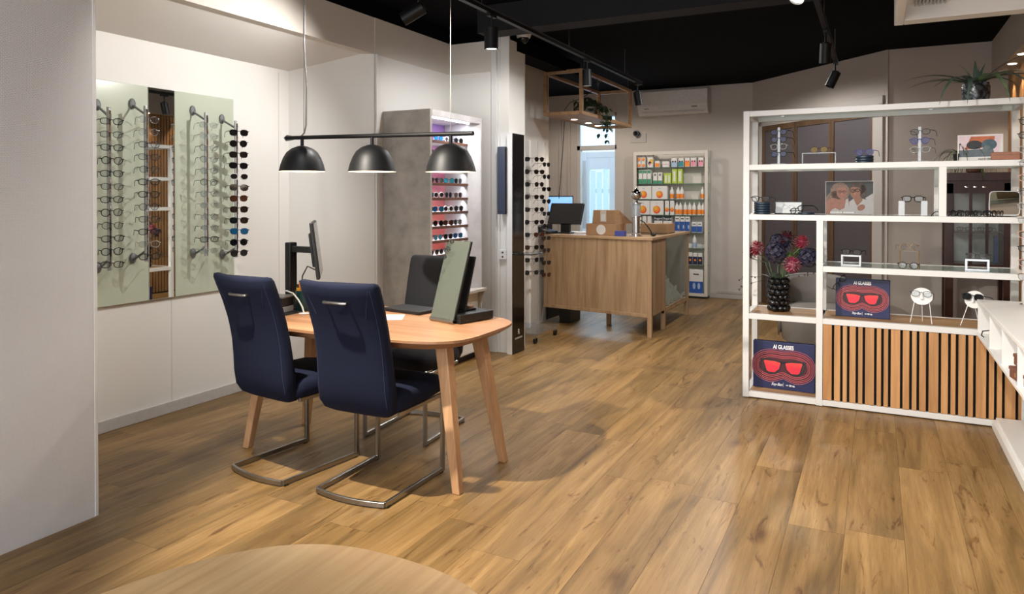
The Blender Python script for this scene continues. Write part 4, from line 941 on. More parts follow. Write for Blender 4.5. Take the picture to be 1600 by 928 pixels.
blob = lambda s: [('c', 0, .36, .10 * s, .11 * s, OB), ('c', -.04, .42, .085 * s, .085 * s, ORANGE), ('c', -.06, .46, .045 * s, .045 * s, YELLP), ('r', 0, .82, .12, .02, GREYPL)]
nn = 0
for r in range(2):
    for c in range(2):
        pbox(994 + c * 7.2, 1001 + c * 7.2, SZ[0] + r * .09, .088, 'small white box with orange fruit print, %s of the stack of four' % ['bottom left', 'bottom right', 'top left', 'top right'][r * 2 + c], PAPER, blob(.45))
pbox(1010.8, 1020.4, SZ[0], .21, 'tall white box with yellow corner print on the top shelf', PAPER, [('r', .2, .42, .55, .3, YELLP), ('c', -.05, .28, .045, .06, BLACKP), ('c', .02, .22, .03, .03, PINKP)])
pbox(1023, 1031, SZ[0], .095, 'low orange printed box on the top shelf', PAPER, [('r', 0, .35, .9, .55, ORANGE)])
pbox(1035, 1046, SZ[0], .085, 'low white box with pink line on the top shelf', PAPER, [('r', 0, .5, .9, .1, PINKP)])
for u0, u1, m1, m2, nm in ((1049, 1058.4, LBLUEP, NAVYP, 'pale blue'), (1060, 1068.6, TEALP, NAVYP, 'teal'), (1070, 1078, ORANGE, OB, 'orange'), (1079, 1088, PINKP, REDP, 'dark pink'), (1090.5, 1099, PINKP, REDP, 'light pink')):
    pbox(u0, u1, SZ[0], .125, nm + ' and white lens box with two dots on the top shelf', PAPER, [('r', 0, .3, .96, .5, m1), ('c', -.22, .62, .026, .026, m2), ('c', .22, .62, .026, .026, m2)])
for i in range(3): pbox(996.8 + i * 7, 1003.4 + i * 7, SZ[1], .20, 'tall green and white box, %s of the three on the second shelf' % ['left', 'middle', 'right'][i], PAPER, [('r', 0, .17, 1, .34, GREENP), ('r', 0, .86, .9, .2, GREENP)])
for i in range(2): pbox(1020.2 + i * 7.8, 1027.4 + i * 7.8, SZ[1], .16, 'green based white box, %s of the shorter pair on the second shelf' % ['left', 'right'][i], PAPER, [('r', 0, .14, 1, .28, GREENP), ('c', 0, .8, .034, .034, GREYPL)])
pbox(1037.2, 1049.6, SZ[1], .15, 'wide short lime box on the second shelf', LIMEP, [('r', -.22, .45, .22, .7, PAPER), ('r', .22, .45, .22, .7, PAPER)])
for i in range(2): pbox(1050.2 + i * 8.6, 1058.4 + i * 8.6, SZ[1], .205, 'tall lime box, %s of the pair on the second shelf' % ['left', 'right'][i], LIMEP, [('r', 0, .5, .45, .7, PAPER)])
for i in range(2): pbox(993 + i * 25.4, 1018 + i * 25.4, SZ[2], .19, 'large white box with orange fruit print, %s on the third shelf' % ['left', 'right'][i], PAPER, blob(.95))
for i in range(2): pbox(993.5 + i * 22, 1015.3 + i * 22, SZ[3], .205, 'large white box with tall orange print, %s on the fourth shelf' % ['left', 'right'][i], PAPER, blob(1.05))
for i in range(2): pbox(1039.2 + i * 8, 1046 + i * 8, SZ[3], .205, 'narrow white box with orange print, %s on the fourth shelf' % ['left', 'right'][i], PAPER, blob(.55))
def bottle(u, z, h, label, prm):
    t = thing('solution_bottle', label, 'bottle', (ux(u), 10.175, z + .0005))
    MB().lathe([(.026, 0), (.029, .006), (.029, h * .62), (.022, h * .75), (.013, h * .8), (.012, h * .86), (.004, h)], 16).build('body', PAPER, t, smooth=True)
    MB().lathe([(.0293, h * .08), (.0295, h * .09), (.0295, h * .42), (.0293, h * .43)], 16).build('label', prm, t, smooth=True); return t
for u, nm in ((1049.8, 'lone left'), (1059.5, 'middle'), (1065.4, 'right hand'), (1097, 'far right')): bottle(u, SZ[2], .18, nm + ' white dropper bottle with orange label on the third shelf', ORANGE)
for u, nm in ((1057.6, 'first'), (1063, 'second'), (1070.5, 'third'), (1077.4, 'fourth'), (1084.2, 'fifth'), (1092, 'sixth'), (1098, 'seventh')): bottle(u, SZ[3], .185, nm + ' from left orange labelled dropper bottle on the fourth shelf', ORANGE)
for i in range(3): pbox(995 + i * 8, 1002 + i * 8, SZ[4], .225, 'plain white carton, %s behind the chrome dispenser' % ['left', 'middle', 'right'][i], PAPER, [('c', 0, .25, .034, .034, GREYPL)])
for i in range(2): pbox(1022 + i * 14.6, 1036 + i * 14.6, SZ[4], .225, 'black topped lens solution box, %s of the lettered pair' % ['left', 'right'][i], PAPER, [('r', 0, .86, 1, .28, BLACKP), ('r', 0, .06, 1, .12, BLACKP)], txt=[('Regard', .80, .042, WTXT), ('MULTI', .03, .022, WTXT)])
for i in range(3): pbox(1055.2 + i * 7.8, 1062.8 + i * 7.8, SZ[4], .225, 'white and deep blue box, %s of the three on the fifth shelf' % ['left', 'middle', 'right'][i], PAPER, [('r', 0, .36, 1, .64, BLUEP), ('c', .25, .35, .022, .06, LBLUEP), ('r', 0, .86, .6, .06, BLACKP)])
for i in range(2): pbox(1081 + i * 8.2, 1089 + i * 8.2, SZ[4], .15, 'short white and blue box, %s of the pair at the right' % ['left', 'right'][i], PAPER, [('r', 0, .33, 1, .55, BLUEP), ('r', 0, .8, .6, .07, BLACKP)])
bottle(1085, SZ[5], .19, 'single white bottle with pale label on the sixth shelf', LBLUEP)
for i in range(3): pbox(1075.5 + i * 7.5, 1082.6 + i * 7.5, SZ[6], .17, 'navy and white box, %s of the three on the lowest shelf' % ['left', 'middle', 'right'][i], PAPER, [('r', 0, .36, 1, .66, NAVYP), ('c', 0, .4, .03, .03, ORANGE)])
pbox(1077.5, 1099, .0705, .33, 'large white and blue carton at the bottom of the cabinet', PAPER, [('r', 0, .25, 1, .48, BLUEP), ('c', -.15, .3, .04, .09, LBLUEP), ('c', .2, .3, .04, .09, LBLUEP), ('r', 0, .8, .4, .05, BLACKP)], y=10.14)
pbox(1070, 1099, SZ[5] - .0, .05, 'low white carton lying flat on the sixth shelf', PAPER, [('r', 0, .5, .8, .1, LBLUEP)], d=.02, y=10.235) 

# ------------------------------------------------------------------ open white shelf unit
SX0, SX1, SY0, SY1 = -.847, .835, 5.28, 5.735
su = thing('shelf_unit', 'white metal open shelf unit with a slatted oak base dividing the room', 'shelf unit', (0, 0, 0))
SW = pm('white_steel', '#d3d2d0', .4, var=.01)
PT = .042
for x in (SX0, -.365, SX1 - PT):
    for y in (SY0, SY1 - PT): MB().box(x, x + PT, y, y + PT, 0.004, 1.266 if x == -.365 else 2.035).build('post', SW, su, bevel=.002)
def level(x0, x1, z, kind):
    """rails of one level (top at z); panel of glass or oak between them"""
    h = .038
    for y in (SY0, SY1 - PT): MB().box(x0, x1, y + .001, y + PT - .001, z - h, z).build('rail', SW, su, bevel=.002)
    for x in (x0 - PT * .95, x1 - .001): MB().box(x, x + PT * .94, SY0 + PT, SY1 - PT, z - h, z).build('side_rail', SW, su)
    if kind == 'oak': MB().box(x0, x1, SY0 + PT, SY1 - PT, z - .022, z - .001).build('board', SHOAK, su)
    else: MB().box(x0, x1, SY0 + PT, SY1 - PT, z - .009, z - .001).build('glass_shelf', SHGLASS, su)
XA, XM0, XM1, XB = SX0 + PT, -.365, -.365 + PT, SX1 - PT
level(XA, XB, 2.034, 'glass'); level(XA, XB, 1.655, 'glass'); level(XA, XB, 1.303, 'glass')
level(XM1, XB, .956, 'glass'); level(XA, XM0, .600, 'oak'); level(XM1, XB, .600, 'oak'); level(XA, XM0, .046, 'oak'); level(XM1, XB, .046, 'glass')
MB().box(.352, .352 + PT, SY0, SY0 + PT, 1.303, 1.617).build('post', SW, su, bevel=.002); MB().box(.352, .352 + PT, SY1 - PT, SY1, 1.303, 1.617).build('post', SW, su, bevel=.002)
MB().box(XM1, XB + .34, SY0 + .026, SY0 + .036, .046, .562).build('felt_backing', FELT, su)
pat = 'WMNMNWNNWMNMWMNMNWNNWMNMWN'; wd = {'W': .0537, 'M': .0375, 'N': .0262}; x = XM1 + .003
for ch in pat:
    q = wd[ch]
    if x + q > XB + .34: break
    MB().box(x, x + q, SY0 + .004, SY0 + .026, .048, .560).build('slat', SLATW, su, bevel=.0015, seg=1); x += q + .0150
for xx, yy in ((-.6, SY0 + .06), (.3, SY0 + .06)): MB().box(xx, xx + .02, yy, yy + .03, 1.99, 1.996).build('clip', ALU, su)

# ---- top: potted plant
t = thing('potted_plant', 'grey green strap-leaved plant in a crackled black pot on the shelf unit', 'plant', (.566, 5.47, 2.035))
POT = N('crackled_black_glaze'); v_ = objcoord(POT); vo = POT.n('ShaderNodeTexVoronoi', feature='DISTANCE_TO_EDGE'); vo.inputs['Scale'].default_value = 28; POT.l(v_, vo.inputs['Vector'])
POT.l(ramp(POT, vo.outputs['Distance'], (.02, lin('#0e0f11')), (.12, lin('#3a3d42')), (.5, lin('#5c5f66'))), POT.b.inputs['Base Color']); POT.set(Roughness=.25); bump(POT, vo.outputs['Distance'], .6, .004)
MB().lathe([(.05, 0), (.072, .01), (.080, .05), (.080, .10), (.074, .125), (.066, .125), (.066, .11)], 32).build('pot', POT.m, t, smooth=True)
MB().lathe([(.001, .108), (.065, .112)], 20).build('soil', SUBFL, t)
def strap(L, W, el, az, droop, m_, k=9, z0=.115, r0=.02):
    """long arching leaf: starts at elevation el, bends down by droop radians along its length"""
    b = MB(); vs = []; p = Vector((r0, 0, z0)); e = el
    for i in range(k + 1):
        f = i / k; wv = W * (.55 + .45 * math.sin(math.pi * min(1, f * 1.3 + .15))) * (1 - f ** 3) * .5 + .0004
        n_ = Vector((-math.sin(e), 0, math.cos(e)))
        vs += [tuple(p + Vector((0, -wv, 0)) + n_ * wv * .35), tuple(p), tuple(p + Vector((0, wv, 0)) + n_ * wv * .35)]
        p = p + Vector((math.cos(e), 0, math.sin(e))) * L / k; e -= droop / k
    b.add(vs, [f_ for i in range(k) for f_ in ((i * 3, i * 3 + 1, i * 3 + 4, i * 3 + 3), (i * 3 + 1, i * 3 + 2, i * 3 + 5, i * 3 + 4))])
    b.M = None; ca, sa = math.cos(az), math.sin(az)
    b.v = [(x * ca - y * sa, x * sa + y * ca, z) for x, y, z in b.v]; return b
for az, L, W, el, dr, m_ in ((183, .42, .034, .55, 1.0, LEAF), (176, .40, .030, .45, 1.05, LEAF), (188, .37, .026, .35, .8, LEAF2), (238, .50, .050, .40, 1.75, LEAF), (284, .56, .050, .36, 1.6, LEAF3), (258, .46, .044, .30, 1.6, LEAF), (262, .22, .03, 1.2, 1.2, LEAF),
                              (306, .52, .050, .42, 1.7, LEAF), (322, .50, .046, .50, 1.6, LEAF), (350, .42, .040, .5, 1.35, LEAF2), (12, .46, .022, .85, .8, LEAF2), (30, .30, .030, .6, 1.5, LEAF2), (90, .28, .03, .7, 1.6, LEAF2),
                              (140, .30, .03, .7, 1.4, LEAF2), (215, .24, .024, .2, .6, LEAF), (200, .16, .03, 1.3, .7, LEAF), (60, .12, .02, 1.45, .2, LEAF), (300, .14, .036, 1.3, .5, LEAF), (232, .16, .02, -.1, .3, LEAF3)):
    strap(L, W, el, R(az), dr, m_).build('leaf', m_, t, smooth='all')

# ---- second level
def acr_tower(x, z, keys, label, nm, sp=.055):
    t = thing('acrylic_rod_stand', label, 'eyewear stand', (x, 5.42, z)); H_ = .05 + sp * len(keys)
    MB().box(-.05, .05, -.04, .05, 0, .008).build('base', ACRYLB, t, bevel=.002); MB().box(-.008, .008, -.004, .010, .008, H_ + .01).build('rod', ACRYLB, t)
    for q, kk in enumerate(keys):
        zz = H_ - .025 - q * sp
        MB().box(-.006, .006, -.016, -.004, zz + .002, zz + .007).build('peg', ACRYLB, t)
        glasses(kk, (x + rnd.uniform(-.003, .003), 5.42 - .014, z + zz), R(-18) + rnd.uniform(-.05, .05), '%s, %s on the %s acrylic rod stand' % (LOOK[kk], ORD[q] + (' from top' if q else ''), nm), 'eyewear on acrylic rod stands')
acr_tower(-.625, 1.6555, ['bluecoat', 'bluecoat', 'clear', 'bluecoat'], 'clear acrylic rod stand with four glasses at the left of the second shelf', 'left', .052)
acr_tower(.25, 1.6555, ['gun', 'purple', 'clear'], 'clear acrylic rod stand with three glasses right of centre on the second shelf', 'right', .058)
def riser(x, y, z, w_, d_, h, label, m_=None, th=.005, rz=0):
    t = thing('display_riser', label, 'riser', (x, y, z), rz); m_ = m_ or ACRYLB
    MB().box(-w_ / 2, w_ / 2, -d_ / 2, d_ / 2, h - th, h).build('top', m_, t)
    for s in (-1, 1): MB().box(s * w_ / 2 - (th if s > 0 else 0), s * w_ / 2 + (0 if s > 0 else th), -d_ / 2, d_ / 2, 0, h - th).build('side', m_, t)
    return t
riser(-.36, 5.42, 1.6555, .215, .09, .078, 'wide clear acrylic riser bridge on the second shelf')
glasses('tort', (-.36, 5.41, 1.733 + .0225), R(-14), 'round amber tortoise eyeglasses on the wide acrylic riser')
def disc(x, y, z, n, label, r=.056):
    t = thing('display_disc', label, 'display disc', (x, y, z))
    for i in range(n): MB().lathe([(r - .004, i * .0175), (r, i * .0175 + .004), (r, i * .0175 + .0125), (r - .004, i * .0175 + .0165)], 28).build('disc', DISCB, t, smooth=True)
    return z + n * .0175
zt = disc(-.075, 5.43, 1.6555, 3, 'low stack of petrol blue discs on the second shelf')
glasses('purple', (-.075, 5.40, zt + .0215), R(-16), 'violet eyeglasses on the petrol disc stack of the second shelf')
t = thing('photo_card', 'propped white card with fashion photo print beside the spider plant', 'photo card', (.598, 5.54, 1.6555), R(-6))
m = MB(); m.M = Euler((R(-12), 0, 0)).to_matrix().to_4x4()
m.box(-.125, .125, 0, .006, 0, .185).build('card', PAPER, t)
def flat(parent, M, poly, layer, m_, nm='print'):
    b = MB(); b.M = M; b.prism(poly, -.0004 * layer - .0004, -.0002, 'y'); return b.build(nm, m_, parent)
Mc = Euler((R(-12), 0, 0)).to_matrix().to_4x4()
SAND = pm('terracotta_print', '#b0623c', .6, var=.2, scale=30); PINKW = pm('pale_pink_print', '#d6c0c6', .6); GREYT = pm('slate_print', '#59646a', .6, var=.2, scale=30)
flat(t, Mc, [(-.117, .035), (.10, .035), (.117, .178), (-.117, .178)], 1, PINKW)
flat(t, Mc, [(-.085, .085), (.075, .10), (.08, .172), (-.05, .172)], 2, SAND)
flat(t, Mc, [(-.117, .035), (.085, .035), (.07, .088), (-.117, .08)], 3, GREYT)
flat(t, Mc, [(-.03 + .045 * math.cos(a * .393), .115 + .03 * math.sin(a * .393)) for a in range(16)], 4, BLACKP)
flat(t, Mc, [(.05 + .042 * math.cos(a * .393), .115 + .036 * math.sin(a * .393)) for a in range(16)], 5, pm('petrol_print', '#3f5560', .6, var=.3, scale=30))
flat(t, Mc, [(-.02, .04), (.02, .04), (.06, .10), (.03, .11)], 6, GREYT)
text('PIECE OF EYE', t, (.04, -.0035, .012), (R(78), 0, 0), .017, BLACKP)
MB().box(-.03, .03, .03, .06, 0, .006).build('foot', PAPER, t)
t = thing('leather_case', 'brown leather case lying in front of the photo card', 'case', (.71, 5.35, 1.6555), R(-4))
LEATH = pm('brown_leather', '#8a5a42', .6, var=.08, scale=40, bmp=.1)
MB().box(-.075, .075, -.03, .03, 0, .05).build('body', LEATH, t, bevel=.006); MB().box(-.072, .072, -.0315, .031, .03, .0335).build('seam', SHELFW, t)
def spider(name, label, loc, n, L, W, m_, potm, scale=1, group=None, spread=(0, 360), dr=(1.6, 2.8)):
    t = thing(name, label, 'plant', loc)
    MB().lathe([(.05 * scale, 0), (.07 * scale, .01), (.08 * scale, .11 * scale), (.072 * scale, .11 * scale), (.07 * scale, .1 * scale)], 24).build('pot', potm, t, smooth=True)
    for i in range(n):
        strap(L * rnd.uniform(.7, 1.15), W, rnd.uniform(.2, 1.1), R(rnd.uniform(*spread)), rnd.uniform(*dr), m_, 7, .10 * scale, .012).build('leaf', m_ if i % 3 else LEAF3, t, smooth='all')
    return t
spider('spider_plant', 'small spider plant in a dark pot behind the photo card', (.50, 5.66, 1.6555), 26, .24, .010, LEAF2, BLKPL, .55)

# ---- third level
z3 = 1.3035
zt = disc(-.735, 5.42, z3, 5, 'tall stack of dark petrol discs at the left of the third shelf', .058)
glasses('aviator', (-.745, 5.40, zt + .0225), R(-10), 'black aviator eyeglasses on the tall dark disc stack')
t = thing('picture_tray', 'black framed card with a faint glasses drawing propped on the third shelf', 'picture', (-.572, 5.53, z3), R(-3))
m = MB(); m.M = Mc; m.box(-.097, .097, 0, .012, 0, .094).build('frame', BLKPL, t, bevel=.002)
flat(t, Mc, [(-.088, .006), (.088, .006), (.088, .086), (-.088, .086)], 1, pm('mist_print', '#c3c7c9', .6))
b = MB(); b.M = Mc
for s in (-1, 1): b.tube([(s * .022 + .018 * math.cos(a * .449), -.0012, .05 + .015 * math.sin(a * .449)) for a in range(14)], .0008, 4, True)
b.build('drawing', pm('grey_ink', '#7c8286', .6), t)
MB().box(-.03, .03, .04, .06, 0, .005).build('foot', BLKPL, t)
disc(-.444, 5.44, z3, 1, 'single flat dark disc beside the black framed card', .056)
glasses('blackthick', (-.50, 5.39, z3 + .034), R(-40), 'thick black eyeglasses leaning on the single flat disc', ry=R(-16))
t = thing('poster_card', 'photo card of two people in white tops wearing glasses, on the third shelf', 'poster', (-.171, 5.52, z3), R(-2))
MB().box(-.152, .152, 0, .008, 0, .234).build('board', PAPER, t)
I4 = Matrix.Identity(4)
SKIN1 = pm('print_skin_rose', '#7d5549', .6, var=.1, scale=40); SKIN2 = pm('print_skin_warm', '#745041', .6, var=.1, scale=40); HAIR1 = pm('print_hair_fair', '#665247', .6, var=.35, scale=60); HAIR2 = pm('print_hair_brown', '#35271f', .6, var=.35, scale=60); TOP = pm('print_top', '#918f8f', .6, var=.05, scale=30); BGD = pm('print_dark', '#2a2d30', .6, var=.2, scale=20)
def ell(cx, cz, a, b_, k=18, rot=0): return [(cx + a * math.cos(t_) * math.cos(rot) - b_ * math.sin(t_) * math.sin(rot), cz + a * math.cos(t_) * math.sin(rot) + b_ * math.sin(t_) * math.cos(rot)) for t_ in [2 * math.pi * i / k for i in range(k)]]
P_ = lambda poly, ly, m_: flat(t, I4, poly, ly, m_)
P_([(-.15, .002), (.15, .002), (.15, .232), (-.15, .232)], 1, BGD)
P_(ell(-.06, .16, .062, .066), 2, HAIR1); P_(ell(-.09, .115, .062, .05, rot=.5), 2, HAIR1); P_(ell(-.1, .075, .05, .04), 3, HAIR1)
P_([(-.148, .002), (-.148, .095), (-.115, .118), (-.03, .10), (-.005, .12), (.01, .002)], 4, SKIN1)
P_([(-.12, .002), (-.115, .03), (-.09, .045), (-.06, .03), (-.03, .045), (-.02, .11), (-.008, .11), (.0, .05), (.02, .002)], 5, TOP)
P_([(-.066, .14), (-.028, .14), (-.03, .10), (-.05, .095)], 6, SKIN1); P_(ell(-.047, .157, .034, .045, rot=-.08), 7, SKIN1)
P_([(-.08, .185), (-.06, .205), (-.02, .205), (-.012, .165), (-.02, .185), (-.05, .195)], 8, HAIR1)
P_(ell(.055, .185, .052, .046), 5, HAIR2); P_(ell(.085, .16, .022, .05), 5, HAIR2)
P_([(.0, .09), (.03, .115), (.09, .11), (.15, .09), (.15, .002), (.0, .002)], 6, TOP); P_([(.02, .13), (.07, .13), (.085, .10), (.05, .06), (.035, .09)], 7, SKIN2)
P_(ell(.037, .158, .034, .046, rot=.1), 8, SKIN2); P_([(0.0, .19), (.02, .207), (.07, .207), (.08, .16), (.06, .188), (.03, .195)], 9, HAIR2)
P_(ell(.075, .05, .026, .020, rot=.6), 9, SKIN2); P_([(.1, .115), (.15, .15), (.15, .085), (.12, .09)], 9, TOP)
b = MB()
for cx, cz, sc, in ((-.06, .160, 1), (-.032, .159, 1), (.022, .166, 1.15), (.052, .170, 1.15)): b.tube([(cx + .012 * sc * math.cos(a * .524), -.0045, cz + .009 * sc * math.sin(a * .524)) for a in range(12)], .0010 if cx < 0 else .0018, 4, True)
b.build('print_glasses', BLACKP, t)
for (cx, cz) in ((-.058, .161), (-.034, .160), (.024, .167), (.05, .171)): flat(t, I4, ell(cx, cz, .006, .0025, 8), 12, BLACKP, 'print_eye')
for (cx, cz) in ((-.045, .132), (.037, .130)): flat(t, I4, ell(cx, cz, .010, .0035, 10), 12, pm('print_lips', '#8a4a48', .6) if 'print_lips' not in bpy.data.materials else bpy.data.materials['print_lips'], 'print_mouth')
for (cx, cz) in ((-.047, .147), (.034, .148)): flat(t, I4, [(cx - .003, cz - .006), (cx + .004, cz - .006), (cx + .001, cz + .012)], 11, pm('print_shade', '#96705f', .6) if 'print_shade' not in bpy.data.materials else bpy.data.materials['print_shade'], 'print_nose')
for i in range(18):
    if i != 9: flat(t, I4, [(-.12 + i * .0085, .010), (-.1165 + i * .0085, .010), (-.1165 + i * .0085, .020), (-.12 + i * .0085, .020)], 14, WTXT, 'print_mark')
for i, x_ in enumerate((.147, .277)):
    o = MB().box(-.019, .019, -.04, .04, 0, .098).build('acrylic_block', ACRYLB, None, bevel=.002); o.location = (x_, 5.42, z3 + .0005); tag(o, 'clear upright acrylic block under the black glasses, %s of two' % ['left', 'right'][i], 'block')
glasses('blackthick', (.212, 5.41, z3 + .099 + .012), R(-8), 'thick black eyeglasses bridging the two acrylic blocks')
for i in range(6): glasses('black' if i % 2 else 'blackthick', (.455 + i * .047, 5.36 + .02 * (i % 2), z3 + .019), R(55 + 6 * (i % 3)), 'dark eyeglasses in a tight row by the silver tray, %s from left' % ['first', 'second', 'third', 'fourth', 'fifth', 'sixth'][i], 'row of dark glasses on the third shelf')
t = thing('tilted_mirror', 'tilted silver mirror tray with rounded corners on the third shelf', 'mirror', (.735, 5.57, z3), R(-10))
Mm = Euler((R(-20), 0, 0)).to_matrix().to_4x4(); m = MB(); m.M = Mm; m.prism(supell(.085, .085, 8, 36, 0, .088), 0, .008, 'y'); m.build('frame', ALU, t, smooth=True); flat(t, Mm, supell(.079, .079, 8, 36, 0, .088), 1, MIRR, 'mirror')
MB().tube([(0, .06, .13), (0, .10, .0)], .005, 6).build('strut', ALU, t)

# ---- glass shelf, right bay
zg = .9565
def frame_riser(x, label, m_, w_=.122, d_=.08, h=.075, th=.010):
    t = thing('display_riser', label, 'riser', (x, 5.42, zg), R(-4))
    m = MB(); m.box(-w_ / 2, w_ / 2, -d_ / 2, d_ / 2, h - th, h).box(-w_ / 2, w_ / 2, -d_ / 2, d_ / 2, 0, th); m.build('plates', m_, t)
    m = MB().box(-w_ / 2, -w_ / 2 + th, -d_ / 2, d_ / 2, th, h - th).box(w_ / 2 - th, w_ / 2, -d_ / 2, d_ / 2, th, h - th); m.build('sides', m_, t); return zg + h
zt = frame_riser(-.152, 'square clear acrylic riser at the left of the glass shelf', pm('frosted_acrylic', '#c9cdd0', .2, var=.03, coat=.5))
glasses('blackthick', (-.152, 5.40, zt + .019), R(-12), 'thick black eyeglasses on the left riser of the glass shelf')
t = thing('wire_riser', 'thin gold wire riser in the middle of the glass shelf', 'riser', (.195, 5.43, zg), R(-6))
for y in (-.035, .035): MB().tube([(-.055, y, 0), (-.055, y, .115), (.055, y, .115), (.055, y, 0)], .003, 6).build('hoop', pm('pale_gold', '#c9b48c', .3, .9) if 'pale_gold' not in bpy.data.materials else bpy.data.materials['pale_gold'], t)
MB().box(-.055, .055, -.035, .035, .112, .116).build('top', ACRYLB, t)
glasses('gold', (.19, 5.41, zg + .117 + .0215), R(8), 'round gold wire eyeglasses on the gold wire riser')
glasses('blackround', (.185, 5.335, zg + .022), R(-6), 'black eyeglasses standing in front of the gold wire riser')
zt = frame_riser(.573, 'brushed silver frame riser at the right of the glass shelf', ALU, .130, .08, .075, .012)
glasses('gun', (.573, 5.40, zt + .019), R(-12), 'grey metal eyeglasses on the silver frame riser')

# ---- boards with the AI glasses print
BRD = pm('royal_blue_board', '#141c4a', .45, var=.06, scale=8); RING = [pm('crimson_ring_%d' % i, c_, .5, var=.05) for i, c_ in enumerate(('#42204a', '#7a1f36', '#4e1428', '#87243a', '#4a1222', '#561624'))]; RLINE = pm('salmon_line', '#c8786f', .5)
REDL = gradmat('red_lens_print', [(0, '#d62a3e'), (.55, '#e8503f'), (1, '#f08a62')], 0, .1)
def goggle(g, k=48):
    """outline round a pair of spectacles, grown by g (unit: half width of frame = 1)"""
    pts = []
    for i in range(k):
        t_ = 2 * math.pi * i / k; c_, s_ = math.cos(t_), math.sin(t_)
        x = (1 + g) * math.copysign(abs(c_) ** .75, c_); zz = (.36 + g * 1.2) * math.copysign(abs(s_) ** .8, s_)
        zz *= 1 - (.55 if s_ < 0 else .16) / (1 + 2.2 * g) * math.exp(-(x / .33) ** 2); pts.append((x, zz))
    return pts
def ai_board(name, label, x, y, z, w_, h, rz, depth, cz, sc):
    t = thing(name, label, 'display board', (x, y, z), rz)
    MB().box(-w_ / 2, w_ / 2, 0, .05, 0, h).build('board', BRD, t, bevel=.002)
    gs = [.38, .31, .24, .165, .09]
    for i, g_ in enumerate(gs):
        f0 = -(.0006 + depth * i)
        MB().prism([(px__ * sc, cz + pz * sc) for px__, pz in goggle(g_)], f0 - depth, f0 + .0004, 'y').build('ring', RING[i], t)
        pl = [(px__ * sc * .992, f0 - depth - .0003, cz + pz * sc * .992) for px__, pz in goggle(g_ - .012)]
        MB().tube(pl, .0012, 4, True).build('ring_line', RLINE, t)
    f0 = -(.0008 + depth * len(gs)) - .0012
    b = MB()
    for s in (-1, 1):
        lp = [(s * px__, pz) for px__, pz in [(.10, .18), (.36, .24), (.80, .25), (.90, .16), (.82, -.14), (.62, -.27), (.36, -.27), (.17, -.10)]]
        op = [(s * px__, pz) for px__, pz in [(.03, .22), (.34, .31), (.88, .33), (1.0, .29), (.97, .12), (.90, -.18), (.68, -.35), (.33, -.35), (.10, -.12)]]
        MB().prism([(a * sc, cz + q * sc) for a, q in op], f0, f0 + .0010, 'y').build('print_frame', BLACKP, t)
        MB().prism([(a * sc, q * sc) for a, q in lp], f0 - .0006, f0, 'y').build('print_lens', REDL, t).location = (0, 0, cz)
        tp = [(s * a, q) for a, q in [(.84, .22), (.90, .18), (.80, -.2), (.70, -.24)]]
        MB().prism([(a * sc, cz + q * sc) for a, q in tp], f0 - .0012, f0 - .0006, 'y').build('print_temple', BLACKP, t)
    MB().prism([(a * sc, cz + q * sc) for a, q in [(-.12, .26), (.12, .26), (.10, .14), (-.10, .14)]], f0, f0 + .0009, 'y').build('print_bridge', BLACKP, t)
    text('AI GLASSES', t, (0, -.0012, h * .86), (R(90), 0, 0), h * .115, WTXT, 'lettering', .0012, .72)
    o = text('Ray-Ban', t, (-w_ * .105, -.0012, h * .075), (R(90), 0, 0), h * .085, WTXT, 'lettering', .0002, .8)
    o.data.shear = .35
    MB().box(-.0006, .0006, -.001, -.0001, h * .06, h * .15).build('divider', WTXT, t)
    text('∞ Meta', t, (w_ * .115, -.0012, h * .08), (R(90), 0, 0), h * .06, WTXT, 'lettering', .0006, .9)
    return t
ai_board('display_board', 'blue board with red spectacle contours and AI GLASSES lettering on the wooden middle shelf', -.085, 5.45, .6005, .335, .262, R(-3), .0007, .128, .119)
ai_board('display_board', 'larger blue AI GLASSES board with raised red contours in the bottom left bay', -.590, 5.43, .0465, .415, .338, R(-2), .0035, .166, .156)
glasses('black', (-.225, 5.425, .6005 + .235), R(20), 'black eyeglasses hanging over the corner of the blue board', ry=R(-52), rx=R(10))
# ---- disc head stands
def disc_stand(x, y, z, rz, label, kk, glabel):
    t = thing('disc_stand', label, 'eyewear stand', (x, y, z), rz)
    Mh = Matrix.Translation((0, 0, .172)) @ Euler((R(-10), 0, 0)).to_matrix().to_4x4()
    m = MB(); m.M = Mh; m.prism([(.063 * math.cos(i * math.pi / 20), .056 * math.sin(i * math.pi / 20)) for i in range(40)], -.003, .003, 'y'); m.build('disc', W_LAC, t, smooth=True)
    m = MB(); m.M = Mh; m.prism([(-.008, -.02), (.008, -.02), (.004, .012), (-.004, .012)], -.022, -.003, 'y'); m.build('nose_rest', W_LAC, t)
    for fx, fy, tx_ in ((-.062, -.045, -.042), (.062, -.045, .042), (.0, .055, .0)):
        MB().tube([(fx, fy, 0), (tx_, .006, .14 if fx else .12)], .0026, 6).build('leg', W_LAC, t, smooth=True)
    M2 = Matrix.Translation((x, y, z)) @ Matrix.Rotation(rz, 4, 'Z') @ Mh
    p = M2 @ Vector((0, -.027, .014)); glasses(kk, p, rz, glabel, rx=R(-10), cat='sunglasses' if kk.startswith('sun') else 'eyeglasses')
disc_stand(.268, 5.42, .6005, R(-8), 'white disc stand on three thin legs in the middle of the oak shelf', 'gun', 'pale grey eyeglasses on the left white disc stand')
disc_stand(.56, 5.40, .6005, R(-35), 'white disc stand half hidden by the white wall counter', 'sun', 'black sunglasses on the disc stand next to the white counter')
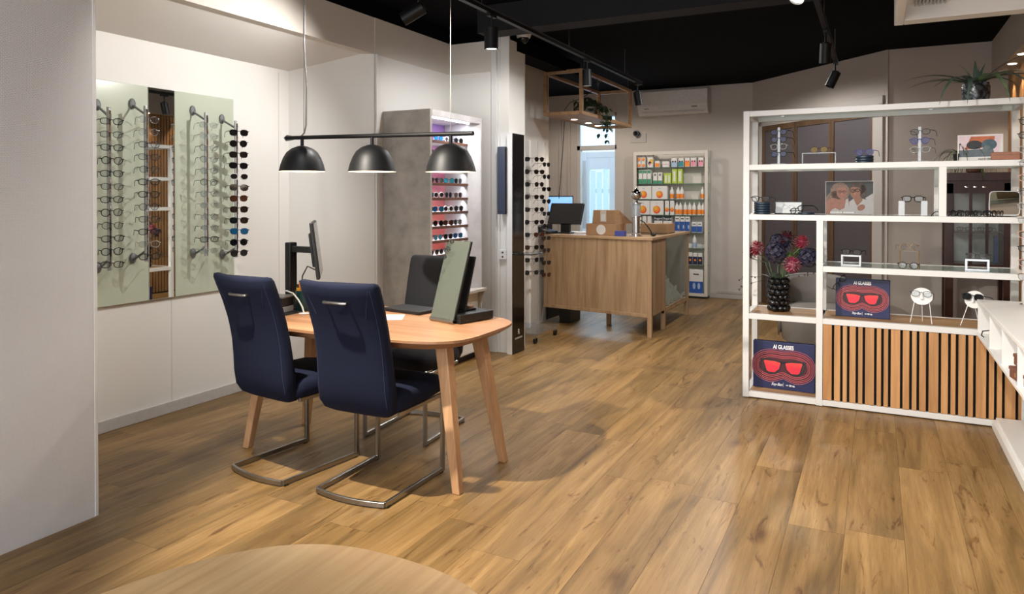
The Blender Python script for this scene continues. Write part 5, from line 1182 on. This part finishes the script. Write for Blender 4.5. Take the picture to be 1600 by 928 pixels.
# ---- flower vase
t = thing('flower_vase', 'black bubble-textured vase of red, pink and violet flowers in the shelf unit', 'vase', (-.632, 5.50, .6005))
MB().lathe([(.05, 0), (.058, .01), (.058, .21), (.05, .232), (.044, .232), (.044, .2)], 24).build('body', BLKGLOSS, t, smooth=True)
bs = MB().sphere((0, 0, 0), .026, 12, 8, (1, 1, 1)).mesh('bubble', BLKGLOSS, 'all')
for r in range(6):
    for i in range(10):
        a = 2 * math.pi * (i + .5 * (r % 2)) / 10 + rnd.uniform(-.08, .08); o = ob('bubble', bs, t); rr = .058
        o.location = (rr * math.cos(a), rr * math.sin(a), .024 + r * .039 + rnd.uniform(-.004, .004)); q = rnd.uniform(.78, 1.02); o.scale = (q, q, q)
def bloom(name, c, r, m_, m2, kind):
    b = MB(); rn = random.Random(int(c[0] * 1000) + 5000 + len(name)); mats = [m_, m2]
    n_ = {'dahlia': 90, 'hydrangea': 60, 'pompon': 70}[kind]
    for i in range(n_):
        ph = math.acos(1 - 1.75 * (i + .5) / n_); th = i * 2.39996
        d = Vector((math.sin(ph) * math.cos(th), math.sin(ph) * math.sin(th), math.cos(ph)))
        d = Vector((d.x, -d.z * .75 + d.y * .66, d.y * .75 + d.z * .66)).normalized()
        u = d.cross(Vector((.3, .2, 1))).normalized(); v = d.cross(u); p = d * r * rn.uniform(.82, 1.0)
        b.mat = 1 if rn.random() < .35 else 0
        if kind == 'hydrangea':
            for e in range(4):
                an = e * math.pi / 2 + rn.uniform(0, .6); w1 = (u * math.cos(an) + v * math.sin(an)); w2 = d.cross(w1)
                b.add([p, p + w1 * .011 + w2 * .009 + d * .003, p + w1 * .018 + d * .002, p + w1 * .011 - w2 * .009 + d * .003], [(0, 1, 2, 3)])
        else:
            L = r * (.42 if kind == 'dahlia' else .25); ww = r * (.17 if kind == 'dahlia' else .12); td = (d + u * rn.uniform(-.3, .3)).normalized(); base = d * r * .45; tip = d * r * rn.uniform(.9, 1.08)
            mid = (base + tip) / 2
            b.add([base, mid + u * ww - d * .002, tip + v * ww * .4, mid - u * ww - d * .002, tip], [(0, 1, 4), (0, 4, 3), (1, 2, 4), (3, 4, 2)])
    o = b.build(name, mats, t); o.location = c
    MB().sphere(c, r * .5, 10, 7).build('flower_heart', m2, o).location = (-c[0], -c[1], -c[2]); return o
CORAL = pm('coral_petal', '#8c2a34', .6, var=.2, scale=60); DKRED = pm('burgundy_petal', '#471521', .6, var=.3, scale=60); MAGE = pm('magenta_petal', '#8a2645', .6, var=.2, scale=60); PALEP = pm('pale_pink_petal', '#a8626e', .6, var=.2, scale=60)
VIOL = pm('violet_petal', '#1f1a36', .6, var=.3, scale=60); VIOL2 = pm('deep_violet_petal', '#1d1a30', .6, var=.3, scale=60); LIMEG = pm('green_petal', '#3f5a24', .6, var=.3, scale=60)
fl = [('dahlia', (-.152, -.01, .45), .060, CORAL, PALEP), ('hydrangea', (-.010, -.06, .425), .080, VIOL, VIOL2), ('dahlia', (.05, .02, .515), .072, DKRED, VIOL2), ('pompon', (.082, -.06, .405), .034, LIMEG, LIMEG), ('dahlia', (.098, -.09, .345), .062, MAGE, PALEP),
      ('dahlia', (.155, .0, .505), .052, CORAL, MAGE), ('hydrangea', (.200, -.02, .395), .075, VIOL, VIOL2), ('dahlia', (-.205, .02, .41), .055, VIOL2, DKRED), ('hydrangea', (-.01, .03, .50), .055, VIOL2, VIOL), ('pompon', (.13, .03, .43), .034, LIMEG, LIMEG)]
nmz = {'dahlia': 'dahlia_bloom', 'hydrangea': 'hydrangea_bloom', 'pompon': 'green_pompon'}
for kind, c, r, m1, m2 in fl:
    bloom(nmz[kind], c, r, m1, m2, kind); cv = Vector(c)
    MB().tube([(c[0] * .12, c[1] * .12, .15), tuple(cv * .45 + Vector((0, 0, .16))), tuple(cv * .93 + Vector((0, 0, -.01)))], .004, 5).build('flower_stem', STEMG, t)
lm3 = leafmesh('leaf', .10, .05, LEAF, 4, .4)
for a, el in ((200, .9), (235, .8), (275, 1.0), (315, .8), (250, 1.2), (20, .9), (160, .7)):
    o = ob('leaf', lm3, t); o.location = (.03 * math.cos(R(a)), .03 * math.sin(R(a)), .22); o.rotation_euler = (el, 0, R(a - 90))
for a, L, el in ((180, .30, .35), (168, .24, 1.0), (172, .30, .1), (5, .27, .9), (350, .30, .55), (20, .32, 1.15), (60, .30, 1.3)):
    p0 = Vector((0, 0, .22)); d = Vector((math.cos(R(a)) * math.cos(el), math.sin(R(a)) * math.cos(el), math.sin(el))); pts = [p0 + d * L * q + Vector((0, 0, -.12 * q * q * math.cos(el))) for q in (0, .35, .7, 1)]
    m = MB().tube(pts, .0014, 4)
    for q in range(6):
        pp = p0 + d * L * (.6 + .08 * q) + Vector((0, 0, -.12 * (.6 + .08 * q) ** 2 * math.cos(el))); m.sphere(tuple(pp + Vector((rnd.uniform(-.015, .015), 0, rnd.uniform(-.015, .015)))), .0055, 6, 4)
    m.build('berry_twig', BLACKP, t)

# ------------------------------------------------------------------ white wall counter on the right
t = thing('wall_counter', 'white floating box counter with open compartments along the right wall', 'counter', (0, 0, 0))
QX, QY0, QY1 = .557, 2.0, 5.262
MB().box(QX, XRW - .006, QY0, QY1, .772, .792).build('top', W_LAC, t, bevel=.002)
MB().box(QX, XRW - .006, QY0, QY1, .568, .586).build('bottom', W_LAC, t, bevel=.002)
MB().box(QX + .30, QX + .31, QY0, QY1, .586, .772).build('back', W_LAC, t)
for y in (QY1 - .012, 4.74, 4.30, 3.85, 3.4, 2.9, 2.4): MB().box(QX + .004, QX + .30, y - .006, y + .006, .586, .772).build('divider', W_LAC, t)
t = thing('wall_plinth', 'low white plinth shelf on the floor below the white wall counter', 'plinth', (0, 0, 0))
MB().box(.640, XRW - .006, QY0, 5.262, .0, .055).build('front', W_LAC, t, bevel=.003); MB().box(.66, XRW - .006, QY0, 5.262, .055, .07).build('top', W_LAC, t, bevel=.003)
o = MB().tube([(.80, 4.9, .67), (.66, 4.86, .665), (.60, 4.95, .655), (.565, 5.05, .63), (.562, 5.08, .60), (.575, 5.09, .588)], .0035, 6).build('cable', BLKPL, None, smooth=True); tag(o, 'thin black cable inside the white wall counter', 'cable')
t = thing('chrome_hook', 'small chrome fitting in the second compartment of the white counter', 'fitting', (.70, 4.62, .5865))
MB().tube([(0, 0, 0), (0, 0, .09)], .010, 10).build('stem', CHROME, t, smooth=True); MB().sphere((0, 0, .105), .018, 12, 8).build('knob', CHROME, t, smooth='all')
for i, (yy, zz, w_, nm) in enumerate(((3.95, .5865, .11, 'lower'), (3.97, .6415, .09, 'upper'))):
    t = thing('leather_box', nm + ' brown leather box stacked in the white counter at the right edge', 'box', (.68, yy, zz), R(8))
    MB().box(-w_, w_, -.10, .10, 0, .036).build('body', pm('dark_brown_leather', '#6a4232', .6, var=.08, bmp=.1) if i == 0 else bpy.data.materials['dark_brown_leather'], t, bevel=.003)
    MB().box(-w_ - .003, w_ + .003, -.103, .103, .036, .053).build('lid', bpy.data.materials['dark_brown_leather'], t, bevel=.003); MB().box(-w_ - .006, -w_ - .002, -.012, .012, .02, .04).build('clasp', CHROME, t)

# eyewear rod at the right edge
RXX, RYY = .80, 5.10
t = thing('display_rod', 'chrome vertical eyewear rod standing on the white counter at the right edge', 'display rod', (RXX, RYY, .7925))
MB().lathe([(.05, 0), (.05, .006), (.009, .01), (.009, 1.12)], 16).build('pole', CHROME, t, smooth=True)
RK = ['blackround', 'black', 'clear', 'clear2', 'pink', 'clear2', 'clear', 'clear', 'pink', 'gun', 'pink', 'gold']
for q, kk in enumerate(RK):
    z = 1.08 - q * .083
    MB().tube([(0, 0, z + .01), (-.01, -.03, z + .012)], .003, 5).build('peg', CHROME, t)
    glasses(kk, (RXX - .012, RYY - .034, .7925 + z), R(-38) + rnd.uniform(-.1, .1), '%s, %s on the chrome rod at the right edge' % (LOOK[kk], ORD[q] + (' from top' if q else '')), 'eyewear on the right chrome rod')

# ------------------------------------------------------------------ things behind the shelf unit
t = thing('curio_cabinet', 'dark mahogany glass display cabinet on legs behind the shelf unit', 'cabinet', (.595, 8.12, 0))
CW, CDp, CH_ = .545, .38, 1.66
for x in (0, CW - .07):
    for y in (0, CDp - .06): MB().box(x, x + .07, y, y + .06, 0, CH_ - .1).build('leg', MAHOG, t, bevel=.003)
MB().prism([(-.02, 0), (CW + .02, 0), (CW + .03, .05), (CW + .03, .08), (-.03, .08), (-.03, .05)], -.02, CDp, 'y').build('cornice', MAHOG, t, bevel=.003).location = (0, 0, CH_ - .08)
MB().box(.0, CW, 0, .04, CH_ - .20, CH_ - .08).build('top_rail', MAHOG, t)
MB().prism([(.07, .78), (CW - .07, .78), (CW - .07, .66), (CW - .12, .69), (.12, .69), (.07, .66)], .0, .04, 'y').build('apron', MAHOG, t, bevel=.003)
MB().box(.07, CW - .07, CDp - .02, CDp, .70, CH_ - .1).build('back', pm('pale_cabinet_back', '#c6c6c8', .5), t)
MB().box(.07, CW - .07, .03, CDp - .02, .76, .78).build('floor', MAHOG, t)
for z in (1.08,): MB().box(.07, CW - .07, .06, CDp - .02, z, z + .012).build('shelf', MAHOG, t)
for x in (.07 + .128, .07 + .26): MB().box(x, x + .025, .0, .025, .78, CH_ - .2).build('mullion', MAHOG, t)
for i in range(3): MB().sphere((.18 + i * .07, -.003, CH_ - .14), .012, 8, 6, (1.4, .3, .7)).build('stud', CHROME, t)
MB().box(.07, CW - .07, .012, .016, .78, CH_ - .2).build('glass', GLASS, t)
for i in range(2): glasses('blackthick', (.595 + .17 + i * .17, 8.25, 1.112), R(-20), 'dark eyeglasses inside the mahogany cabinet, %s of two' % ['left', 'right'][i], 'glasses in the mahogany cabinet')
o = MB().box(0, .03, 0, .10, 0, .26).build('blue_book', BLUEP); o.location = (1.02, 8.3, .7805); tag(o, 'upright blue book in the mahogany cabinet', 'book')
spider('spider_plant', 'hanging-leaved spider plant on top of the mahogany cabinet', (.84, 8.26, 1.661), 70, .33, .016, LEAF2, pm('terracotta', '#7a4a38', .7), .9, None, (180, 360), (2.3, 3.3))
t = thing('tub_chair', 'grey upholstered tub chair behind the shelf unit', 'chair', (-.50, 7.25, 0), R(190))
rings = []
for z, r in ((.08, .27), (.10, .30), (.35, .32), (.40, .31), (.42, .26)): rings.append([(x, y, z) for x, y in supell(r, r * .95, 3, 28)])
MB().loft(rings).build('seat', UPHOLGREY, t, smooth='all')
sec = []
for i in range(17):
    a = R(170 + 200 * i / 16); c_ = Vector((.29 * math.cos(a), .27 * math.sin(a), 0)); n_ = Vector((math.cos(a), math.sin(a), 0)); hh = .63 + .06 * math.sin(math.pi * i / 16)
    sec.append([tuple(c_ + n_ * p + Vector((0, 0, z))) for p, z in ((-.04, .40), (.045, .12), (.055, .3), (.05, hh - .03), (.02, hh), (-.02, hh), (-.045, hh - .04))])
MB().loft(sec).build('backrest', UPHOLGREY, t, smooth='all')
for x, y in ((-.2, -.2), (.2, -.2), (-.2, .2), (.2, .2)): MB().tube([(x, y, 0), (x * .95, y * .95, .09)], .018, 8).build('foot', BLKPL, t)

# ------------------------------------------------------------------ lettering to plain meshes
dg = bpy.context.evaluated_depsgraph_get()
for o in [q for q in scene.objects if q.type == 'FONT']:
    me = bpy.data.meshes.new_from_object(o.evaluated_get(dg)); n = bpy.data.objects.new(o.name.split('.')[0], me)
    n.parent = o.parent; n.location = o.location; n.rotation_euler = o.rotation_euler; n.scale = o.scale
    cu = o.data; bpy.data.objects.remove(o); bpy.data.curves.remove(cu); col.objects.link(n)
